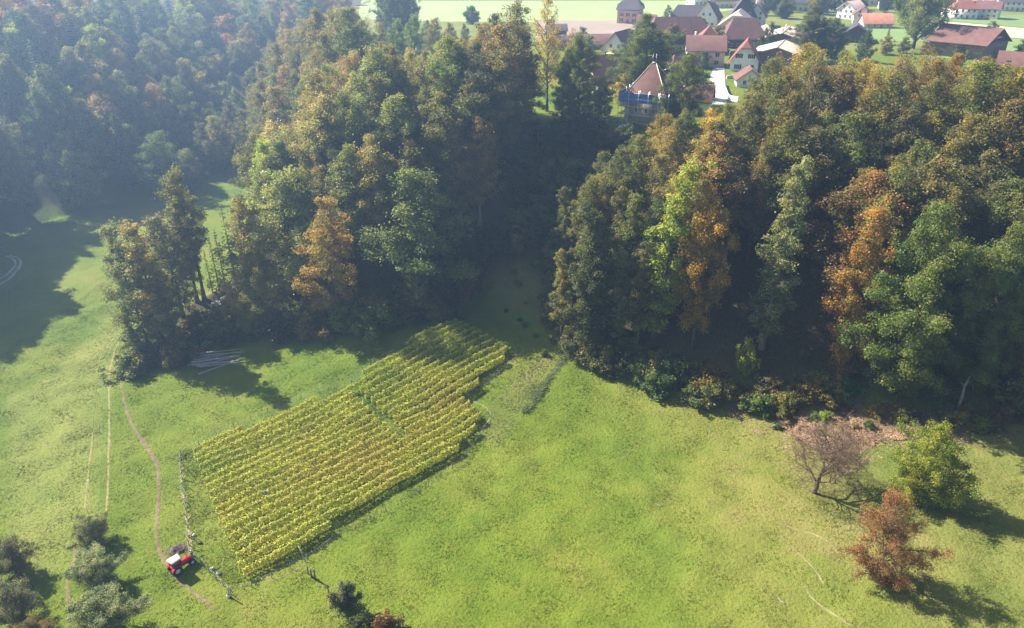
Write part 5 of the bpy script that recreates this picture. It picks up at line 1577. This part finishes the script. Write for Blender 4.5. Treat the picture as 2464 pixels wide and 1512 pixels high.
def tractor():
    a, b = at(408, 1388), at(462, 1350)
    c = (a + b) / 2
    rz = math.atan2(b[1] - a[1], b[0] - a[0])
    c[2] = float(height(c[0], c[1]))
    r = thing('tractor', 'small red tractor with white cab roof parked on the footpath by the vineyard corner', 'tractor', c, rz)
    # bonnet, swelling back to the cab
    m = MB()
    st = [(0.15, 0.40, 0.75, 1.52), (0.9, 0.38, 0.78, 1.48), (1.75, 0.34, 0.78, 1.38), (2.05, 0.30, 0.80, 1.22)]
    V = []
    for x, w, z0, z1 in st:
        V += [(x, -w, z0), (x, w, z0), (x, w, z1 - 0.14), (x, w * 0.75, z1), (x, -w * 0.75, z1), (x, -w, z1 - 0.14)]
    F4 = [[i * 6 + j, i * 6 + (j + 1) % 6, (i + 1) * 6 + (j + 1) % 6, (i + 1) * 6 + j] for i in range(3) for j in range(6)]
    m.add(V, F4); m.add(V, [[18, 19, 20, 23], [20, 21, 22, 23], [0, 5, 2, 1], [5, 4, 3, 2]])
    bo = m.build('bonnet', 'red_paint', r)
    MB().box(2.03, 2.09, -0.22, 0.22, 0.86, 1.15).build('grille', 'dark', bo)
    for s in (-1, 1):
        MB().box(2.02, 2.10, s * 0.25 - 0.06, s * 0.25 + 0.06, 1.02, 1.14).build('headlight', 'lamp', bo)
    MB().box(-1.5, 1.9, -0.26, 0.26, 0.45, 0.80).build('chassis', 'dark', r)
    MB().box(1.55, 1.75, -0.62, 0.62, 0.42, 0.55).build('front_axle', 'dark', r)
    MB().tube([(1.2, -0.28, 1.4), (1.2, -0.28, 2.1), (1.15, -0.28, 2.25)], [0.05, 0.05, 0.05], 8).build('exhaust', 'dark', r)
    # cab
    cab = MB()
    for x, y in ((-1.25, -0.62), (-1.25, 0.62), (0.12, -0.58), (0.12, 0.58)):
        cab.box(x - 0.05, x + 0.05, y - 0.05, y + 0.05, 0.9, 2.35)
    cab.box(-1.3, 0.17, -0.66, -0.56, 0.85, 1.25); cab.box(-1.3, 0.17, 0.56, 0.66, 0.85, 1.25)
    cab.box(-1.32, -1.2, -0.6, 0.6, 0.8, 1.35)
    co = cab.build('cab_frame', 'red_paint', r)
    MB().box(0.10, 0.13, -0.53, 0.53, 1.55, 2.3).build('windscreen', 'glass', co)
    for s in (-1, 1):
        MB().box(-1.18, 0.06, s * 0.60 - 0.015, s * 0.60 + 0.015, 1.27, 2.3).build('side_window', 'glass', co)
    MB().box(-1.28, -1.25, -0.53, 0.53, 1.38, 2.3).build('rear_window', 'glass', co)
    V = []
    for x0, x1, y0, z in ((-1.42, 0.32, 0.74, 2.35), (-1.45, 0.36, 0.77, 2.45), (-1.25, 0.16, 0.60, 2.58)):
        V += [(x0, -y0, z), (x1, -y0, z), (x1, y0, z), (x0, y0, z)]
    m = MB().add(V, [[i * 4 + j, i * 4 + (j + 1) % 4, i * 4 + 4 + (j + 1) % 4, i * 4 + 4 + j] for i in range(2) for j in range(4)] + [[8, 9, 10, 11], [3, 2, 1, 0]])
    m.build('cab_roof', 'white_paint', r)
    MB().box(-0.95, -0.45, -0.25, 0.25, 0.95, 1.1).build('seat', 'dark', r)
    MB().tube([(-0.05, 0, 1.15), (-0.22, 0, 1.5)], 0.03, 6).tube([(-0.22 + 0.05 * math.cos(a), 0.2 * math.sin(a), 1.5 + 0.18 * math.cos(a) * 0.5) for a in np.linspace(0, 6.28, 13)], 0.02, 5).build('steering_wheel', 'dark', r)
    for s in (-1, 1):
        th_ = np.linspace(0.15, 2.7, 9)
        V = []
        for q in th_:
            for yy in (0.52, 0.98):
                V.append((-0.85 + 0.83 * math.cos(q), s * yy, 0.72 + 0.83 * math.sin(q)))
        k = np.arange(8) * 2
        m = MB().add(V, np.stack([k, k + 1, k + 3, k + 2], -1)).add(np.array(V) - [0, 0, 0.04], np.stack([k, k + 2, k + 3, k + 1], -1))
        m.build('mudguard', 'red_paint', r)
        wheel(r, -0.85, s * 0.76, 0.72, 0.42)
        wheel(r, 1.65, s * 0.66, 0.48, 0.28)
    # rear linkage
    for s in (-1, 1):
        MB().tube([(-1.4, s * 0.25, 0.6), (-2.0, s * 0.35, 0.45)], 0.04, 6).build('link_arm', 'dark', r)
    return r
tractor()

def person():
    p = at(465, 1347)
    root = thing('person', 'person in a teal jacket and pale cap leaning on the tractor bonnet', 'person', p, 2.2)
    J = dict(pel=(0, 0, 0.95), sp=(0.03, 0, 1.2), ch=(0.08, 0, 1.4), nk=(0.12, 0, 1.52), hd=(0.15, 0, 1.64), ht=(0.17, 0, 1.76),
             ls=(0.08, 0.19, 1.43), le=(0.22, 0.27, 1.18), lw=(0.45, 0.2, 1.15), lh=(0.53, 0.19, 1.14), rs=(0.08, -0.19, 1.43), re=(0.2, -0.28, 1.17), rw=(0.42, -0.22, 1.1), rh=(0.5, -0.21, 1.09),
             lk=(0.05, 0.11, 0.5), la=(-0.02, 0.12, 0.08), lt=(0.16, 0.14, 0.04), lp=(0, 0.1, 0.9), rk=(-0.08, -0.11, 0.5), ra=(-0.2, -0.12, 0.08), rt=(-0.02, -0.13, 0.04), rp=(0, -0.1, 0.9))
    RD = dict(pel=0.15, sp=0.14, ch=0.16, nk=0.06, hd=0.10, ht=0.085, ls=0.075, le=0.055, lw=0.04, lh=0.045, rs=0.075, re=0.055, rw=0.04, rh=0.045, lk=0.07, la=0.05, lt=0.045, lp=0.1, rk=0.07, ra=0.05, rt=0.045, rp=0.1)
    E = [('pel', 'sp'), ('sp', 'ch'), ('ch', 'nk'), ('nk', 'hd'), ('hd', 'ht'), ('ch', 'ls'), ('ls', 'le'), ('le', 'lw'), ('lw', 'lh'), ('ch', 'rs'), ('rs', 're'), ('re', 'rw'), ('rw', 'rh'),
         ('pel', 'lp'), ('lp', 'lk'), ('lk', 'la'), ('la', 'lt'), ('pel', 'rp'), ('rp', 'rk'), ('rk', 'ra'), ('ra', 'rt')]
    for s, hnd in (('l', 'lh'), ('r', 'rh')):       # five fingers
        h = np.array(J[hnd])
        for f in range(4):
            a_, b_ = '%sf%da' % (s, f), '%sf%db' % (s, f)
            J[a_] = tuple(h + [0.05, (f - 1.5) * 0.02, -0.005]); J[b_] = tuple(h + [0.085 - 0.008 * abs(f - 1.5), (f - 1.5) * 0.023, -0.035])
            RD[a_] = 0.010; RD[b_] = 0.008; E += [(hnd, a_), (a_, b_)]
        a_ = s + 'th'; J[a_] = tuple(h + [0.03, -0.05 if s == 'l' else 0.05, -0.015]); RD[a_] = 0.010; E.append((hnd, a_))
    keys = list(J)
    me = bpy.data.meshes.new('body')
    me.from_pydata([J[k] for k in keys], [(keys.index(a), keys.index(b)) for a, b in E], [])
    o = link('body', me, root)
    sk = o.modifiers.new('skin', 'SKIN')
    for i, k in enumerate(keys):
        d = me.skin_vertices[0].data[i]
        d.radius = (RD[k], RD[k] * (0.72 if k in ('ch', 'sp', 'pel') else 1.0))
        d.use_root = (k == 'pel')
    o.modifiers.new('sub', 'SUBSURF').levels = 1
    dg = bpy.context.evaluated_depsgraph_get()
    me2 = bpy.data.meshes.new_from_object(o.evaluated_get(dg))
    o.modifiers.clear(); o.data = me2
    me2.materials.clear()
    for mm in ('teal', 'trousers', 'skin', 'dark'): me2.materials.append(M[mm])
    for f in me2.polygons:
        c = f.center
        hand = c[0] > 0.44 and c[2] < 1.3
        f.material_index = 2 if c[2] > 1.5 or hand else 0 if c[2] > 0.9 else 3 if c[2] < 0.1 else 1
        f.use_smooth = True
    th_ = np.linspace(0, 6.283, 13)[:-1]
    V = [(0.165, 0, 1.90)] + [(0.165 + 0.09 * math.cos(a), 0.085 * math.sin(a), 1.86) for a in th_] + [(0.165 + 0.118 * math.cos(a), 0.112 * math.sin(a), 1.74) for a in th_] + [(0.165 + 0.22 * max(math.cos(a), 0.5) , 0.115 * math.sin(a), 1.735) for a in th_]
    m = MB().add(V, [[0, 1 + i, 1 + (i + 1) % 12] for i in range(12)])
    m.add(V, [[1 + r_ * 12 + i, 13 + r_ * 12 + i, 13 + r_ * 12 + (i + 1) % 12, 1 + r_ * 12 + (i + 1) % 12] for r_ in range(2) for i in range(12)])
    m.build('cap', 'cap', root, True)
    # face: eyes, nose, mouth, ears on the front of the head
    MB().box(0.255, 0.285, -0.015, 0.015, 1.655, 1.70).build('nose', 'skin', root)
    for s in (-1, 1):
        MB().box(0.245, 0.257, s * 0.038 - 0.012, s * 0.038 + 0.012, 1.70, 1.712).build('eye', 'dark', root)
        MB().box(0.13, 0.17, s * 0.105 - 0.012, s * 0.105 + 0.012, 1.64, 1.70).build('ear', 'skin', root)
    MB().box(0.24, 0.258, -0.03, 0.03, 1.62, 1.63).build('mouth', 'red_door', root)
person()

def heap(px, py, rx, ry, h, label, seed):
    g = np.random.default_rng(seed)
    p = at(px, py)
    n = 26
    u = np.linspace(-1, 1, n)
    A, B = np.meshgrid(u, u)
    rr = np.hypot(A, B)
    Z = h * np.clip(1 - rr ** 1.6, -0.06, 1) * (1 + 0.35 * np.sin(5 * A + seed) * np.sin(4 * B + 1)) + 0.10 * g.standard_normal(A.shape) * (rr < 1)
    V = np.stack([A * rx, B * ry, Z - 0.02], -1).reshape(-1, 3)
    k = np.arange(n * n).reshape(n, n)
    root = thing('compost_heap', label, 'heap', p, 0.4)
    MB().add(V, np.stack([k[:-1, :-1], k[:-1, 1:], k[1:, 1:], k[1:, :-1]], -1).reshape(-1, 4)).build('mound', 'compost', root)
    m = MB()
    for q in range(110):
        a, r_ = g.random() * 6.28, g.random() ** 0.6
        x, y = rx * r_ * math.cos(a), ry * r_ * math.sin(a)
        z = h * max(0, 1 - r_ ** 1.6) + 0.05
        d = unit(g.standard_normal(3) * [1, 1, 0.5]) * (0.25 + 0.4 * g.random())
        m.tube([(x, y, z), (x + d[0], y + d[1], z + abs(d[2]))], 0.018, 3, False)
    m.build('prunings', 'post', root)
heap(428, 1326, 1.55, 1.5, 0.75, 'dark brown compost heap of prunings behind the tractor', 3)
def prop(name, label, px, py, cat, build, rz=0.0, group=None):
    p = at(px, py)
    root = thing(name, label, cat, p, rz, group)
    build(root)
    return root
def can(r):
    MB().box(-0.17, 0.17, -0.12, 0.12, 0, 0.36).build('body', 'plastic_white', r)
    MB().box(-0.12, -0.02, -0.06, 0.06, 0.36, 0.42).build('cap', 'dark', r)
    MB().tube([(0.0, 0, 0.36), (0.02, 0, 0.44), (0.13, 0, 0.44), (0.15, 0, 0.36)], 0.02, 5).build('handle', 'plastic_white', r)
def sack(r):
    m = MB(); n = 10; th_ = np.arange(n) * 0.6283
    prof = [(0.22, 0), (0.27, 0.15), (0.24, 0.36), (0.12, 0.5), (0.17, 0.6)]
    V = [(q * math.cos(a) * (1 + 0.1 * math.sin(3 * a)), q * math.sin(a), z) for q, z in prof for a in th_]
    m.add(V, [[i * n + j, i * n + (j + 1) % n, (i + 1) * n + (j + 1) % n, (i + 1) * n + j] for i in range(4) for j in range(n)])
    m.build('bag', 'plastic_white', r, True)
    MB().tube([(0.13 * math.cos(a), 0.13 * math.sin(a), 0.5) for a in np.linspace(0, 6.28, 11)], 0.02, 4).build('tie', 'dark', r)
def crate(r):
    m = MB()
    m.box(-0.3, 0.3, -0.2, 0.2, 0, 0.03); m.box(-0.3, 0.3, -0.2, -0.17, 0.03, 0.3); m.box(-0.3, 0.3, 0.17, 0.2, 0.03, 0.3); m.box(-0.3, -0.27, -0.17, 0.17, 0.03, 0.3); m.box(0.27, 0.3, -0.17, 0.17, 0.03, 0.3)
    m.build('box', 'dark', r)
    MB().box(-0.25, 0.25, -0.15, 0.15, 0.04, 0.24).build('contents', 'compost', r)
def bucket(r):
    n = 14; th_ = np.arange(n) * 2 * math.pi / n
    V = [(q * math.cos(a), q * math.sin(a), z) for q, z in ((0.16, 0), (0.21, 0.34), (0.19, 0.34), (0.15, 0.03)) for a in th_]
    m = MB().add(V, [[i * n + j, i * n + (j + 1) % n, (i + 1) * n + (j + 1) % n, (i + 1) * n + j] for i in range(3) for j in range(n)])
    m.build('body', 'plastic_blue', r)
    MB().tube([(0.2 * math.cos(a), 0, 0.34 + 0.2 * math.sin(a)) for a in np.linspace(0, math.pi, 9)], 0.012, 4).build('handle', 'steel', r)
prop('canister', 'white canister standing against the fence left of the white sack', 511, 1370, 'canister', can, 0.5)
prop('sack', 'white tied sack at the fence below the vineyard corner', 526, 1382, 'sack', sack)
prop('sack', 'white tied sack at the lowest corner post of the vineyard', 550, 1436, 'sack', sack, 1.0)
prop('canister', 'white canister hanging low on the fence above the tractor', 467, 1290, 'canister', can, 1.1)
prop('crate', 'dark crate on the grass inside the fence above the person', 481, 1308, 'crate', crate, 0.3)
b = prop('bucket', 'small blue bucket on a post top amid the vine leaves', 643, 1206, 'bucket', bucket)
b.location.z += 1.75

# ------------------------------------------------------------------ alike neighbours are told apart by how high up they stand
def tell_apart():
    by = {}
    for o in list(COL.objects):
        if o.parent is None and o.get('label') and o.get('group'):
            by.setdefault((o['label'], o['group']), []).append(o)
    names = ['lowest', 'second lowest', 'third lowest', 'fourth lowest', 'fifth lowest', 'sixth lowest']
    for (lb, gr), L in by.items():
        if not 2 <= len(L) <= 6: continue
        L.sort(key=lambda o: (round(float(o.location.z), 1), float(o.location.y)))
        for i, o in enumerate(L):
            w = ('lower one' if i == 0 else 'higher one') if len(L) == 2 else 'highest' if i == len(L) - 1 else names[i]
            t_ = '%s, %s' % (lb, w)
            if len(t_.split()) <= 16: o['label'] = t_
tell_apart()

# ------------------------------------------------------------------ air
def make_haze():
    m = bpy.data.materials.new('haze_air')
    m.use_nodes = True
    t = m.node_tree
    t.nodes.clear()
    out = t.nodes.new('ShaderNodeOutputMaterial')
    v = t.nodes.new('ShaderNodeVolumePrincipled')
    v.inputs['Color'].default_value = (0.44, 0.66, 1.0, 1)
    v.inputs['Density'].default_value = 0.0006
    v.inputs['Anisotropy'].default_value = 0.6
    t.links.new(v.outputs[0], out.inputs['Volume'])
    hz = MB().box(-2100, 2100, -250, 3000, -2.5, 96).build('haze', m)
    hz.display_type = 'WIRE'
    return tag(hz, kind='stuff')
make_haze()
